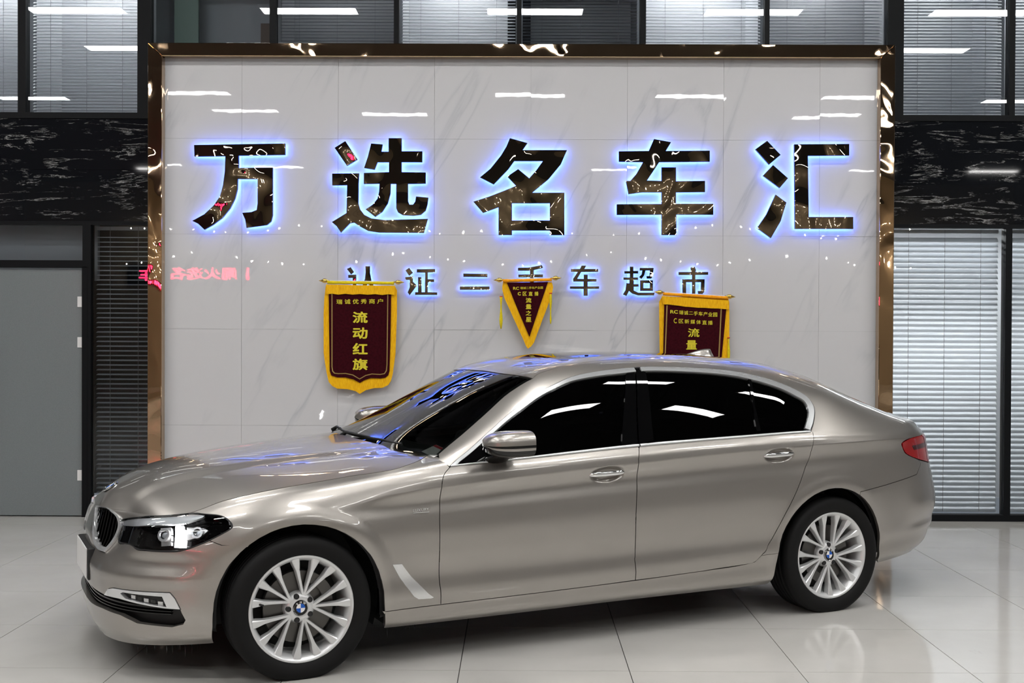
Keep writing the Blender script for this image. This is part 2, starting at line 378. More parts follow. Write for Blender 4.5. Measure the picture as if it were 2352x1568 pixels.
# upper storey bays: pixel x of mullion centres, mullion widths, blind style
mul = [(-520, 16), (-233, 16), (53, 18), (333, 30), (628, 15), (911, 12), (1192, 11), (1476, 13), (1760, 11), (2055, 36), (2322, 13), (2600, 16), (2880, 16)]
up_style = [('slat', .5, 'grey half-tilted blind in the upper window at the far left'), ('slat', .5, 'pale blind in the upper window cut by the left edge'),
            ('slat', .58, 'bright pale blind in the upper window left of the sign wall'), None,
            ('slat_dark', .12, 'dark open blind in the upper window second right of the unblinded pane'), ('slat', .58, 'pale blind in the upper window above the first big character gap'),
            ('slat_dark', .05, 'nearly black open blind above the middle of the sign wall'), ('slat', .58, 'palest blind above the right half of the sign wall'),
            ('slat_dark', .6, 'dim grey blind above the right corner of the sign wall'), ('slat_dark', 1.0, 'flat grey closed blind in the upper window right of the sign wall'),
            ('slat_dark', 1.0, 'flat grey closed blind in the upper window cut by the right edge'), ('slat_dark', 1.0, 'flat grey closed blind right beyond the frame')]
zu0 = zb1
# upper offices: partitions at the mullions, lamps on in some of them
part_me = box(-.03, YW+.21, zb0+.4, .03, 10.75, CEIL).mesh('partition', M['room'])  # added so lamp light does not spread between the bays
offices = tag(link('wall_light_partitions', box(-12, 10.72, CEIL-.3, 12, 10.75, CEIL).mesh('wall_light_partitions', M['unlit_tone'])), 'added light-blocking partition walls between the upper offices', None, None, 'structure')
for pa, wa in mul:
    q = link('partition', part_me, offices); q.location = (at(pa, 150, YW).x, 0, 0)
for i, s in ((1, .5), (2, .5), (5, .5), (7, .6), (8, .25), (9, .5), (10, .5), (4, .05)):
    x = (at(mul[i][0], 150, YW).x+at(mul[i+1][0], 150, YW).x)/2
    o = box(x-.45*s**.5, 10.45-.17*s**.5, 5.10, x+.45*s**.5, 10.45+.17*s**.5, 5.12).build('office_light', M['lamp']); tag(o, '%s upper office counted from the left: its ceiling lamp' % ['first', 'second', 'third', 'fourth', 'fifth', 'sixth', 'seventh', 'eighth', 'ninth', 'tenth', 'eleventh'][i], 'lamp', 'lamps of the upper offices')
for i in range(len(mul)-1):
    (pa, wa), (pb, wb) = mul[i], mul[i+1]
    xa, xb = at(pa, 150, YW).x, at(pb, 150, YW).x; fw = lambda w: w/2/CAM_F*YW
    window(i+1, xa, xb, zu0, ztop, (fw(wa), fw(wb), .05, .05), 'dark framed upper window pane number %d from the left' % (i+1))
    st = up_style[i]
    if st:
        mid = 3 <= i <= 8
        za = at(1188, 150, YW).z if mid else zu0+.06
        blind(xa+fw(wa)+.012, xb-fw(wb)-.012, za, ztop-.06, .0268, st[1], st[0], st[2])
# the unblinded bay shows a pale green door leaf inside
xa, xb = at(402, 60, 10.4).x, at(457, 60, 10.4).x
gd = box(xa, 10.38, zb0+.41, xb, 10.42, ztop).build('door_panel', mat('pale_green_paint', srgb(120, 140, 130), .5)); tag(gd, 'pale green door leaf seen inside the unblinded upper room', 'door')
xa, xb = at(600, 70, 10.5).x, at(622, 70, 10.5).x
gd = box(xa, 10.48, zb0+.41, xb, 10.52, at(610, 55, 10.5).z).build('cabinet_panel', mat('brown_wood', srgb(110, 92, 80), .6)); tag(gd, 'brown cabinet side seen inside the dark upper room', 'cabinet')
# lower storey, right of the sign wall
zl1 = zb0
for n, pa, pb, wa, wb, lab, bl in ((21, 2040, 2312, 12, 15, 'tall lower window beside the right bronze frame', 'bright white blind in the tall window behind the car boot'), (22, 2312, 2590, 15, 15, 'tall lower window cut by the right edge', 'bright white blind cut by the right edge of the photo')):
    xa, xb = at(pa, 850, YW).x, at(pb, 850, YW).x
    window(n, xa, xb, 0, zl1, (wa/2/271, wb/2/271, .055, .03), lab)
    blind(xa+.04, xb-.04, .07, zl1-.035, .0452, .88, 'slat_white', bl)
# lower storey, left: blind bay, transom, frosted doors
xa, xb = at(203, 850, YW).x, at(352, 850, YW).x
window(23, xa, xb, 0, zl1, (.03, .03, .05, .03), 'tall narrow lower window between the frosted door and the bronze frame')
blind(xa+.035, xb-.035, .06, zl1-.035, .0405, .25, 'slat', 'grey open blind beside the frosted glass door', 2)
xd1 = at(203, 850, YW).x; zd = at(100, 614, YW).z
window(24, at(-330, 560, YW).x, xd1, zd, zl1, (.04, .04, .06, .03), 'glass transom above the frosted door')
M['door_handle'] = M['steel']
dw = xd1-.045-at(-42, 850, YW).x
for n, xr, hinge in ((1, xd1-.045, 1), (2, at(-42, 850, YW).x-.008, -1)):
    o = tag(box(0, -.006, .01, -dw, .006, zd-.02).build('door_%d' % n, M['frost']), 'frosted glass door leaf with long steel pull beside the black post' if n == 1 else 'second frosted door leaf outside the frame', None, None, 'structure')
    o.location = (xr, YW, 0)
    xh = (-dw+.11) if hinge > 0 else -.11
    h = Geo()
    zh0, zh1 = at(8, 1010, YW).z, at(8, 797, YW).z
    h.join(tube([(xh, -.06, zh0), (xh, -.06, zh1)], .014)); h.join(tube([(xh, .06, zh0), (xh, .06, zh1)], .014))
    for z in (zh0+.12, zh1-.12): h.join(tube([(xh, -.06, z), (xh, .06, z)], .008))
    h.build('door_handle', M['steel'], o, True)
    for py in (693, 786, 1091):
        z = at(188, py, YW).z; x = -.0 if hinge > 0 else -dw
        bevel(box(x-.045, -.013, z-.045, x+.008, .013, z+.045).build('hinge', M['white'], o), .003)
struct('wall_transom_fill', box(-6.2, YW+.22, zd-.1, xd1, YW+.27, zl1+.1), M['room'], 'pale panel added behind the glass transom to lighten it')  # added pale panel, brightens the view through the transom
# posts and thresholds
post = Geo().join(box(xd1-.045, YW-.03, 0, xd1+.002, YW+.06, zd+.005))
struct('trim_2', post, M['frame'], 'black door post right of the frosted door')
# ---------------- marble sign wall
XL, XR_ = at(371, 600, YP).x, at(2020, 600, YP).x
ZT = at(1188, 131, YP).z
wall = struct('wall_sign', box(XL, YP+.012, 0, XR_, YW-.03, ZT), M['joint'], 'white marble clad wall carrying the sign')
gx = [XL]+[at(p, 600, YP).x for p in (555, 776, 997, 1218, 1439, 1660, 1881)]+[XR_]
gz = [0, at(1188, 979, YP).z, at(1188, 758, YP).z, at(1188, 540, YP).z, at(1188, 320, YP).z, ZT]
for a, b in zip(gx, gx[1:]):
    for c, d in zip(gz, gz[1:]):
        o = box(-(b-a)/2+.0008, 0, .0007, (b-a)/2-.0008, .0121, d-c-.0007).build('marble_tile', M['marble'], wall)
        o.location = ((a+b)/2, YP, c); o.rotation_euler = (rng.normal(0, .0012), 0, rng.normal(0, .0012))
# bronze mirror frame around it
YF = 9.70
xlo, xli, xri, xro = at(338.5, 600, YF).x, at(371.5, 600, YF).x, at(2019.5, 600, YF).x, at(2053.5, 600, YF).x
zto, zti = at(1188, 100, YF).z, at(1188, 131, YF).z
fr = Geo()
def prism(pts, y0, y1):
    n = len(pts); g = Geo(); g.add([(x, y0, z) for x, z in pts]+[(x, y1, z) for x, z in pts], [tuple(range(n)), tuple(range(2*n-1, n-1, -1))]+[((i+1) % n, i, i+n, (i+1) % n+n) for i in range(n)]); return g
trim = struct('trim_3', prism([(xlo, zto), (xlo, zto-.001), (xlo+.001, zto-.001), (xlo+.001, zto)], YF+.1, YF+.11), M['gold'], 'bronze mirror steel frame around the marble sign wall')
for pts in ([(xlo, 0), (xli, 0), (xli, zti), (xlo, zto)], [(xri, 0), (xro, 0), (xro, zto), (xri, zti)], [(xlo, zto), (xli, zti), (xri, zti), (xro, zto)]):
    bevel(prism(pts, YF, YW-.031).build('frame_rail', M['gold'], trim), .006)
# ---------------- LED ceiling panels
lamp_me = [box(-.60, -.15, -.012, .60, .15, -.004).mesh('diffuser', M['lamp']), None]
gfr = Geo()
for b in ((-.62, -.17, -.015, .62, -.15, .03), (-.62, .15, -.015, .62, .17, .03), (-.62, -.15, -.015, -.60, .15, .03), (.60, -.15, -.015, .62, .15, .03), (-.6, -.15, 0, .6, .15, .03)): gfr.join(box(*b))
lamp_fr = gfr.mesh('lamp_frame', M['lampframe'])
g_rod = tube([(0, 0, 0), (0, 0, .09)], .006, 6)
rod_me = g_rod.mesh('rod', M['lampframe'])
def ceiling_lamp(x, y):
    r = empty('ceiling_light', (x, y, CEIL-.12)); tag(r, 'white LED panel lamp hung under the hall ceiling', 'lamp', 'LED ceiling panels')
    link('diffuser', lamp_me[0], r); link('lamp_frame', lamp_fr, r)
    for sx in (-.5, .5):
        q = link('rod', rod_me, r); q.location = (sx, 0, .03)
cols = (-8.5, -5.6, -2.65, .2, 2.95, 5.8, 8.7)
for y, cs in ((7.2, cols[1:6]), (5.05, cols), (3.05, cols), (-.65, (-8.5, -5.6, .2, 2.95, 5.8, 8.7)), (-2.3, (-5.1, -2.3, 5.7)), (-9.7, (-9., -5.96, 2.4, 8.8, 11.9))):
    for x in cs: ceiling_lamp(x, y)
# light fitting of the right-hand office
o = tag(box(2.4, 10.5, 2.55, 4.8, 10.75, 2.57).build('office_light', M['lamp']), 'office ceiling lamp behind the bright blinds', 'lamp')

# ------------------------------------------------------------------ lettering of the sign
def crop(x0, y0, s): return lambda p: (x0+p[0]/s, y0+p[1]/s)
YL = YP-.066                      # front face of the big letters
def glyph(name, polys, tr, label, group, yf=YL, depth=.030, led_gap=.012, shrink=.004):
    """raised sign character: mirror face, dark returns, blue LED back"""
    root = empty(name); tag(root, label, 'sign letter', group)
    loc = None; face = Geo(); led = Geo(); clips = Geo()
    for outer, holes in polys:
        W = lambda P: [(at(*tr(p), yf).x, at(*tr(p), yf).z) for p in P]
        o2 = W(outer); h2 = [W(h) for h in holes]
        if loc is None:
            loc = Vector((o2[0][0], yf, o2[0][1])); root.location = loc
        f = lambda x, z, d: (x-loc.x, d, z-loc.z)
        gp = plate(o2, h2, f, 0, depth)
        nt = sum(1 for _ in gp.F)
        for i, fc in enumerate(gp.F):
            ys = [gp.V[a][1] for a in fc]; gp.M[i] = 0 if max(ys) < 1e-6 else 1
        face.join(gp)
        P, Tm = triangulate(o2, h2)
        n = len(P); led.add([(x-loc.x, depth+led_gap*.1, z-loc.z) for x, z in P], [tuple(reversed(t)) for t in Tm])
        ctr = np.mean(np.array(o2), 0)
        for q in range(0, len(o2), max(3, len(o2)//4)):
            a = np.array(o2[q])+(ctr-np.array(o2[q]))*.0
            k = np.argmin([np.hypot(*(np.mean(P[t], 0)-a)) for t in Tm]); c = np.mean(P[Tm[k]], 0)
            clips.join(tube([(c[0]-loc.x, depth*.5, c[1]-loc.z), (c[0]-loc.x, YP-yf+.002, c[1]-loc.z)], .004, 6))
    face.build('letter_body', [M['sign'], M['sign_edge']], root)
    led.build('led_back', M['blue'], root)
    clips.build('standoff_pins', M['sign_edge'], root)
    return root
c7, c8, c5, c6 = crop(400, 290, 3.618), crop(1050, 290, 2.476), crop(700, 580, 4.276), crop(1250, 580, 5.004)
BIG = 'big backlit characters of the upper sign row'
glyph('sign_character', [([(165,155),(922,142),(922,236),(535,243),(535,345),(818,342),(818,740),(805,790),(770,820),(600,843),(590,775),(565,718),(640,712),(685,695),(693,640),(693,437),(528,437),(525,520),(505,600),(465,680),(400,760),(320,820),(250,858),(200,810),(150,785),(250,730),(330,655),(380,580),(405,490),(420,380),(425,247),(168,250)], [])], c7, 'big dark mirror character 万 with blue glow, first of the upper row', BIG)
glyph('sign_character', [([(1333,178),(1422,122),(1523,275),(1435,328)], []),
    ([(1313,392),(1537,390),(1532,470),(1530,640),(1545,690),(1580,735),(1640,765),(1750,778),(2108,768),(2075,885),(1700,882),(1610,868),(1540,830),(1495,800),(1460,805),(1385,882),(1350,830),(1310,795),(1432,720),(1437,488),(1313,490)], []),
    ([(1637,142),(1732,150),(1722,210),(1782,210),(1782,98),(1890,98),(1890,207),(2062,207),(2062,297),(1890,297),(1890,380),(2090,383),(2090,475),(1943,478),(1943,620),(1955,650),(1985,650),(2003,625),(2010,582),(2112,592),(2105,650),(2090,700),(2050,735),(1990,743),(1900,738),(1860,715),(1845,680),(1845,478),(1800,478),(1797,560),(1775,640),(1730,710),(1670,752),(1590,690),(1650,650),(1690,600),(1703,540),(1706,476),(1576,478),(1576,387),(1785,380),(1785,298),(1690,298),(1665,360),(1578,345),(1610,250)], [])], c7, 'big dark mirror character 选 with blue glow, second of the upper row', BIG)
glyph('sign_character', [([(300,67),(400,95),(372,135),(625,135),(590,215),(520,300),(427,377),(610,377),(610,618),(527,618),(527,592),(312,592),(312,618),(235,618),(235,460),(147,492),(92,428),(180,400),(270,365),(335,338),(285,285),(347,243),(410,295),(450,250),(488,197),(325,197),(290,245),(208,330),(130,290),(190,240),(250,165),(280,115)], [[(312,437),(527,437),(527,535),(312,535)]])], c8, 'big dark mirror character 名 with blue glow, middle of the upper row', BIG)
glyph('sign_character', [([(1120,72),(1217,90),(1187,140),(1437,138),(1437,200),(1150,203),(1080,308),(1163,310),(1163,233),(1245,233),(1245,312),(1410,310),(1410,373),(1245,375),(1245,440),(1457,440),(1457,502),(1247,502),(1247,618),(1163,618),(1163,502),(908,503),(908,443),(1163,441),(1163,375),(1050,375),(975,385),(960,310),(985,310),(1020,270),(1058,203),(920,200),(920,142),(1090,140)], [])], c8, 'big dark mirror character 车 with blue glow, fourth of the upper row', BIG)
glyph('sign_character', [([(1697,130),(1763,82),(1840,162),(1775,217)], []), ([(1740,280),(1797,220),(1882,295),(1835,350)], []), ([(1812,388),(1873,433),(1840,540),(1785,635),(1707,578),(1760,500)], []),
    ([(1918,102),(2230,100),(2230,165),(1995,167),(2000,515),(2253,515),(2253,583),(1922,583)], [])], c8, 'big dark mirror character 汇 with blue glow, last of the upper row', BIG)
SM = 'small backlit characters of the lower sign row'
small = dict(yf=YP-.045, depth=.018)
glyph('sign_character', [([(413,160),(450,142),(483,190),(455,215)], []), ([(425,218),(505,215),(505,360),(540,340),(550,365),(490,420),(470,400),(470,248),(427,248)], []), ([(595,133),(640,133),(640,200),(655,280),(690,350),(740,400),(700,430),(650,370),(618,300),(590,370),(540,430),(505,400),(560,340),(590,260),(598,190)], [])], c5, 'small mirror character 认, half hidden by the left maroon banner', SM, **small)
glyph('sign_character', [([(988,175),(1025,148),(1062,198),(1025,228)], []), ([(985,240),(1062,232),(1062,285),(1102,322),(1030,418),(1010,390),(1030,340),(1030,268),(990,268)], []),
    ([(1100,163),(1280,160),(1280,192),(1208,195),(1208,260),(1270,262),(1270,288),(1210,290),(1207,388),(1300,390),(1300,415),(1083,415),(1083,388),(1112,388),(1112,240),(1145,240),(1147,388),(1180,388),(1182,197),(1100,195)], [])], c5, 'small mirror character 证 right of the left maroon banner', SM, **small)
glyph('sign_character', [([(1557,205),(1795,208),(1795,240),(1557,238)], []), ([(1523,332),(1815,332),(1815,365),(1523,365)], [])], c5, 'small two-bar mirror character 二 left of the pennant', SM, **small)
glyph('sign_character', [([(2093,148),(2200,146),(2330,122),(2340,150),(2250,172),(2250,213),(2340,213),(2340,243),(2250,243),(2250,300),(2365,300),(2365,330),(2250,330),(2250,400),(2225,435),(2150,430),(2150,400),(2205,395),(2212,330),(2080,330),(2080,300),(2212,300),(2212,243),(2097,243),(2097,215),(2212,213),(2212,178),(2093,178)], [])], c5, 'small mirror character 手, mostly hidden by the pennant', SM, **small)
glyph('sign_character', [([(430,148),(483,150),(462,187),(620,187),(620,220),(425,222),(380,300),(455,302),(455,252),(500,252),(500,302),(600,303),(600,333),(500,335),(500,387),(630,387),(630,415),(500,417),(500,495),(452,495),(452,417),(295,415),(295,387),(452,387),(452,333),(335,333),(332,302),(385,222),(308,220),(308,187),(410,187)], [])], c6, 'small mirror character 车 right of the pennant', SM, **small)
glyph('sign_character', [([(985,160),(1025,160),(1025,210),(1080,210),(1080,240),(1025,240),(1025,285),(1078,285),(1078,312),(1030,312),(1030,362),(1085,362),(1085,390),(1030,392),(1030,435),(1080,460),(1270,460),(1262,492),(1080,492),(1010,470),(975,440),(945,498),(905,480),(935,430),(945,350),(980,352),(980,312),(912,312),(912,285),(985,285),(985,240),(922,240),(922,212),(985,212)], []),
    ([(1098,175),(1258,175),(1250,270),(1230,297),(1180,298),(1175,270),(1210,268),(1215,205),(1165,205),(1150,260),(1118,302),(1090,280),(1120,250),(1128,205),(1098,205)], []), ([(1103,318),(1250,318),(1250,440),(1103,440)], [[(1140,350),(1215,350),(1215,408),(1140,408)]])], c6, 'small mirror character 超 left of the right banner rod', SM, **small)
glyph('sign_character', [([(1682,172),(1730,162),(1745,200),(1740,222),(1885,222),(1885,255),(1738,257),(1738,305),(1845,305),(1842,450),(1820,475),(1770,475),(1765,440),(1800,440),(1803,340),(1738,340),(1738,500),(1700,500),(1700,340),(1632,340),(1632,475),(1590,475),(1588,305),(1700,305),(1700,257),(1545,257),(1545,222),(1690,222)], [])], c6, 'small mirror character 市 above the right maroon banner', SM, **small)

# ------------------------------------------------------------------ award banners
def lettering(root, body, tr, ctr, w, h, yf, m, bold=.02, end=None, sep=None):
    """text centred at ctr in crop units, w x h crop units; end = slant of the line"""
    V, F, sz = text_geo(body, bold); loc = root.location; g = Geo(); P = []
    for x, y, ly in V:
        q = (ctr[0]+x/sz[0]*w, ctr[1]-y/sz[1]*h+(end or 0)*x/sz[0])
        p = at(*tr(q), yf); P.append((p.x-loc.x, yf-loc.y-.0015-.00015*ly, p.z-loc.z))
    g.add(P, F)
    return g.build('lettering', M[m], root)
def sheet(root, name, outer, tr, yf, th, m, wave=0., holes=()):
    loc = root.location
    W = lambda P: [(at(*tr(p), yf).x, at(*tr(p), yf).z) for p in P]
    o2 = resample(W(outer), .02); h2 = [resample(W(h), .02) for h in holes]
    mn, mx = np.min(o2, 0), np.max(o2, 0); xs = np.arange(mn[0]+.01, mx[0], .02); zs = np.arange(mn[1]+.01, mx[1], .03)
    G = np.array([(x, z) for x in xs for z in zs]); G = G[inside(G, o2)]
    dist = np.array([np.min(np.hypot(*(o2-p).T)) for p in G]) if len(G) else np.zeros(0); G = G[dist > .007]
    P, Tm = triangulate(o2, h2, G); n = len(P); g = Geo()
    wv = wave*np.sin((P[:, 0]-mn[0])*34+.6*np.sin(P[:, 1]*9))
    V = [(x-loc.x, yf-loc.y+q, z-loc.z) for (x, z), q in zip(P, wv)]+[(x-loc.x, yf-loc.y+q+th, z-loc.z) for (x, z), q in zip(P, wv)]
    g.add(V, [tuple(t) for t in Tm]+[tuple(reversed([a+n for a in t])) for t in Tm]+[(b, a, a+n, b+n) for a, b in border(Tm)])
    return g.build(name, M[m], root)
def rod(root, tr, a, b, yf, strap, sm):
    loc = root.location
    p, q = at(*tr(a), yf)-loc, at(*tr(b), yf)-loc; d = (q-p).normalized()
    tube([p, q], .006, 10).build('rod', M['white'], root, True)
    for e, s in ((p, -1), (q, 1)):
        pts = [e+d*s*t for t in (-.045, -.03, -.022, -.008, .006, .014, .03, .045)]
        tube(pts, [.006, .007, .015, .0195, .0185, .012, .006, .001], 14).build('finial', M['brass'], root, True)
    s0, s1 = at(*tr(strap[0]), yf)-loc, at(*tr(strap[1]), yf)-loc
    tube([s0+(s1-s0)*k/12 for k in range(13)], [.0135+.0012*math.sin(k*2.2) for k in range(13)], 14).build('rod_sleeve', M[sm], root, True)
def tassels(root, tr, spots, yf, m):
    loc = root.location
    for (x, y0, y1, rx) in spots:
        a, b = at(*tr((x, y0)), yf)-loc, at(*tr((x, y1)), yf)-loc
        n = 7; t = tube([a+(b-a)*k/n for k in range(n+1)], [rx*(.8+.35*math.sin(k*1.1+x)) for k in range(n)]+[rx*.35], 10).build('tassel', M[m], root, True)
        tube([a+(b-a)*(-.012), a+(b-a)*.012, a+(b-a)*.02], [rx*1.05]*3, 10).build('band', M['redband'], t, True)
# left banner
yb = YP-.075
root = empty('award_banner', at(827, 640, yb)); tag(root, 'long maroon banner with yellow fringe and pointed foot, left of the pennant', 'banner', 'award banners on the sign wall')
sheet(root, 'fringe', [(205,330),(192,450),(185,600),(185,980),(195,1060),(215,1180),(235,1270),(270,1310),(320,1335),(420,1340),(500,1360),(540,1387),(600,1350),(680,1330),(760,1328),(820,1300),(845,1260),(862,1200),(890,1000),(905,600),(905,370),(890,338)], c5, yb+.012, .006, 'yellow', .0018)
sheet(root, 'velvet', [(235,395),(848,405),(846,600),(840,900),(832,1160),(820,1205),(790,1228),(740,1235),(650,1230),(590,1250),(540,1278),(480,1245),(400,1225),(320,1225),(260,1205),(245,1160),(238,700)], c5, yb+.004, .006, 'darkred')
sheet(root, 'valance', [(208,312),(888,325),(884,360),(880,414),(820,408),(760,416),(690,407),(620,413),(540,406),(470,412),(400,404),(330,412),(270,403),(214,408)], c5, yb-.004, .006, 'yellow', .002)
gl = [(262,405),(262,1120),(268,1165),(290,1188),(330,1192),(400,1190),(470,1205),(538,1245),(600,1210),(660,1195),(740,1200),(785,1192),(806,1160),(812,1100),(820,410)]
gi = [(272,405),(272,1120),(278,1160),(296,1180),(332,1184),(402,1182),(474,1197),(538,1236),(596,1202),(658,1187),(738,1192),(780,1184),(797,1156),(803,1100),(811,410)]
sheet(root, 'gold_border', gl+gi[::-1], c5, yb+.0025, .0015, 'dullgold')
for k, ch in enumerate('瑞诚优秀商户'): lettering(root, ch, c5, (340+80*k, 482-1.0*k), 58, 48, yb+.003, 'goldthread', .012)
for ch, y in zip('流动红旗', (635, 790, 943, 1097)): lettering(root, ch, c5, (544, y), 148, 112, yb+.003, 'goldthread', .03)
rod(root, c5, (190, 276), (925, 290), yb, ((222, 292), (876, 300)), 'lemon')
# pennant
yb = YP-.085; cp = crop(1130, 620, 8.253)
root = empty('award_pennant', at(1215, 640, yb)); tag(root, 'triangular maroon pennant with yellow edge hanging between the banners', 'banner', 'award banners on the sign wall')
sheet(root, 'fringe', [(212,235),(196,300),(197,380),(240,540),(340,760),(440,980),(540,1200),(600,1330),(640,1430),(680,1492),(740,1450),(800,1370),(850,1230),(950,960),(1050,700),(1130,500),(1160,320),(1135,228)], cp, yb+.008, .006, 'yellow', .0015)
sheet(root, 'velvet', [(283,240),(1064,222),(880,760),(710,1268),(500,780)], cp, yb+.001, .006, 'darkred')
lettering(root, 'RC', cp, (457, 346), 112, 56, yb, 'goldthread', .03)
lettering(root, '瑞诚二手车产业园', cp, (752, 337), 428, 48, yb, 'goldthread', .012, -8)
for ch, x in zip('C区直播', (518, 620, 732, 844)): lettering(root, ch, cp, (x, 448), 76 if ch != 'C' else 60, 78 if ch != 'C' else 66, yb, 'goldthread', .02 if ch != 'C' else .05)
for ch, y in zip('流量之星', (572, 693, 815, 937)): lettering(root, ch, cp, (694, y), 108, 94, yb, 'goldthread', .025)
rod(root, cp, (130, 188), (1215, 152), yb, ((208, 205), (1134, 185)), 'orange')
tassels(root, cp, ((172, 500, 1115, .0125), (1112, 440, 1020, .0105)), yb+.004, 'lemon')
# right banner
yb = YP-.085; cq = crop(1500, 650, 8.71)
root = empty('award_banner', at(1595, 680, yb)); tag(root, 'tilted maroon banner cut off by the car roof, right of the pennant', 'banner', 'award banners on the sign wall')
sheet(root, 'fringe', [(185,262),(122,372),(125,900),(135,1440),(125,1900),(190,2120),(420,2240),(760,2330),(1120,2280),(1360,2180),(1440,1960),(1530,1540),(1525,380),(1500,300)], cq, yb+.012, .006, 'yellow', .0018)
sheet(root, 'velvet', [(225,415),(1465,505),(1420,1000),(1370,1520),(1340,1960),(1240,2080),(1050,2120),(780,2200),(500,2090),(330,2050),(200,1960),(205,1400)], cq, yb+.004, .006, 'darkred')
sheet(root, 'valance', [(178,255),(1508,345),(1520,520),(1440,520),(1300,508),(1160,504),(1040,494),(900,492),(760,478),(640,470),(540,454),(420,440),(330,428),(200,424)], cq, yb-.004, .006, 'yellow', .002)
for a, b in (((278, 445), (240, 1420)), ((1362, 515), (1315, 1500))):
    sheet(root, 'gold_border', [(a[0]-10, a[1]), (a[0]+14, a[1]), (b[0]+14, b[1]), (b[0]-10, b[1])], cq, yb+.0025, .0015, 'dullgold')
lettering(root, 'RC', cq, (420, 574), 155, 70, yb+.003, 'goldthread', .03, 6)
for k, ch in enumerate('瑞诚二手车产业园'): lettering(root, ch, cq, (563+97*k, 586+6.5*k), 84, 84 if ch != '二' else 58, yb+.003, 'goldthread', .014)
for k, ch in enumerate('C区新媒体直播'): lettering(root, ch, cq, (443+117*k, 752+6.8*k), 62 if k == 0 else 92, 100 if k == 0 else 84, yb+.003, 'goldthread', .012)
lettering(root, '流', cq, (812, 990), 230, 175, yb+.003, 'goldthread', .02)
lettering(root, '量', cq, (770, 1235), 215, 185, yb+.003, 'goldthread', .02)
rod(root, cq, (120, 182), (1540, 270), yb, ((200, 215), (1498, 295)), 'orange')
tassels(root, cq, ((1512, 1090, 1700, .011),), yb+.006, 'lemon')
# red running-text LED board on the wall behind the viewer; it shows in the glass and marble as a reflection
root = empty('led_board', (-9.15, -13.3, 3.12)); tag(root, 'red running text LED board reflected in the left of the marble wall', 'sign')
box(-1.9, -.09, -.28, 1.9, 0, .28).build('board_case', M['blackmatte'], root)
V, F, sz = text_geo('丨阑火选名丨车', .03); g = Geo()
g.add([(-x/sz[0]*3.15, .005+.0004*ly, y/sz[1]*.36) for x, y, ly in V], [tuple(reversed(f)) for f in F]); g.build('lettering', M['led_red'], root)

# strings of small bulbs along the far wall; in the photograph they glitter in the polished marble and the letters
bulb_me = lathe([(.0005, -.022), (.012, -.018), (.020, 0), (.014, .016), (.0005, .02)], 10, 'z').mesh('bulb', M['bulb_s'], True)
for s_, (z0_, amp, ph, lab) in enumerate(((4.55, .28, 0., 'upper string of small bulbs on the far wall, seen only as glitter'), (3.75, .35, 1.7, 'lower string of small bulbs on the far wall, seen only as glitter'))):
    root = empty('light_string', (0, -13.1, z0_)); tag(root, lab, 'string lights', 'bulb strings on the far wall')
    P_ = [(x, .0, -amp*abs(math.sin(x*.55+ph))+rng.normal(0, .02)) for x in np.arange(-11, 11.01, .5)]
    tube(P_, .006, 6).build('cable', M['blackmatte'], root)
    for x, y, z in P_:
        if rng.random() < .72:
            b = link('bulb', bulb_me, root); b.location = (x+rng.normal(0, .08), .02, z-.03)

# ------------------------------------------------------------------ body surface of the car
# ---------- smooth 1-D interpolation (monotone cubic) ----------
def pchip(xk, yk):
    xk=np.asarray(xk,float); yk=np.asarray(yk,float)
    h=np.diff(xk); dl=np.diff(yk,axis=0)/h.reshape((-1,)+(1,)*(yk.ndim-1)); m=np.zeros_like(yk)
    for i in range(1,len(xk)-1):
        w1=2*h[i]+h[i-1]; w2=h[i]+2*h[i-1]
        a,b=dl[i-1],dl[i]
        with np.errstate(divide='ignore',invalid='ignore'):
            g=(w1+w2)/(w1/a+w2/b)
        m[i]=np.where(a*b>0,g,0)
    m[0]=dl[0]; m[-1]=dl[-1]
    def f(x):
        x=np.asarray(x,float); i=np.clip(np.searchsorted(xk,x)-1,0,len(xk)-2)
        hh=h[i]; t=np.clip((x-xk[i])/hh,0,1)
        y0,y1,m0,m1=yk[i],yk[i+1],m[i],m[i+1]
        t2=t*t;t3=t2*t
        r=(2*t3-3*t2+1)*y0+(t3-2*t2+t)*hh*m0+(-2*t3+3*t2)*y1+(t3-t2)*hh*m1
        r=r+np.where(x>xk[-1],(x-xk[-1])*m[-1],0)+np.where(x<xk[0],(x-xk[0])*m[0],0)
        return r
    return f
def cspline(xk,yk):      # natural cubic spline, C2
    xk=np.asarray(xk,float);yk=np.asarray(yk,float);n=len(xk);h=np.diff(xk)
    A=np.eye(n);r=np.zeros(n)
    for i in range(1,n-1):
        A[i,i-1]=h[i-1];A[i,i]=2*(h[i-1]+h[i]);A[i,i+1]=h[i]
        r[i]=6*((yk[i+1]-yk[i])/h[i]-(yk[i]-yk[i-1])/h[i-1])
    M=np.linalg.solve(A,r)
    def f(x):
        x=np.asarray(x,float);xc=np.clip(x,xk[0],xk[-1]);i=np.clip(np.searchsorted(xk,xc)-1,0,n-2)
        a=xk[i+1]-xc;b=xc-xk[i];hh=h[i]
        y=M[i]*a**3/(6*hh)+M[i+1]*b**3/(6*hh)+(yk[i]/hh-M[i]*hh/6)*a+(yk[i+1]/hh-M[i+1]*hh/6)*b
        s0=(yk[1]-yk[0])/h[0]-h[0]*M[1]/6; s1=(yk[-1]-yk[-2])/h[-1]+h[-1]*M[-2]/6
        return y+np.where(x<xk[0],(x-xk[0])*s0,0)+np.where(x>xk[-1],(x-xk[-1])*s1,0)
    return f
def sstep(a,b,x):
    t=np.clip((x-a)/(b-a),0,1); return t*t*(3-2*t)
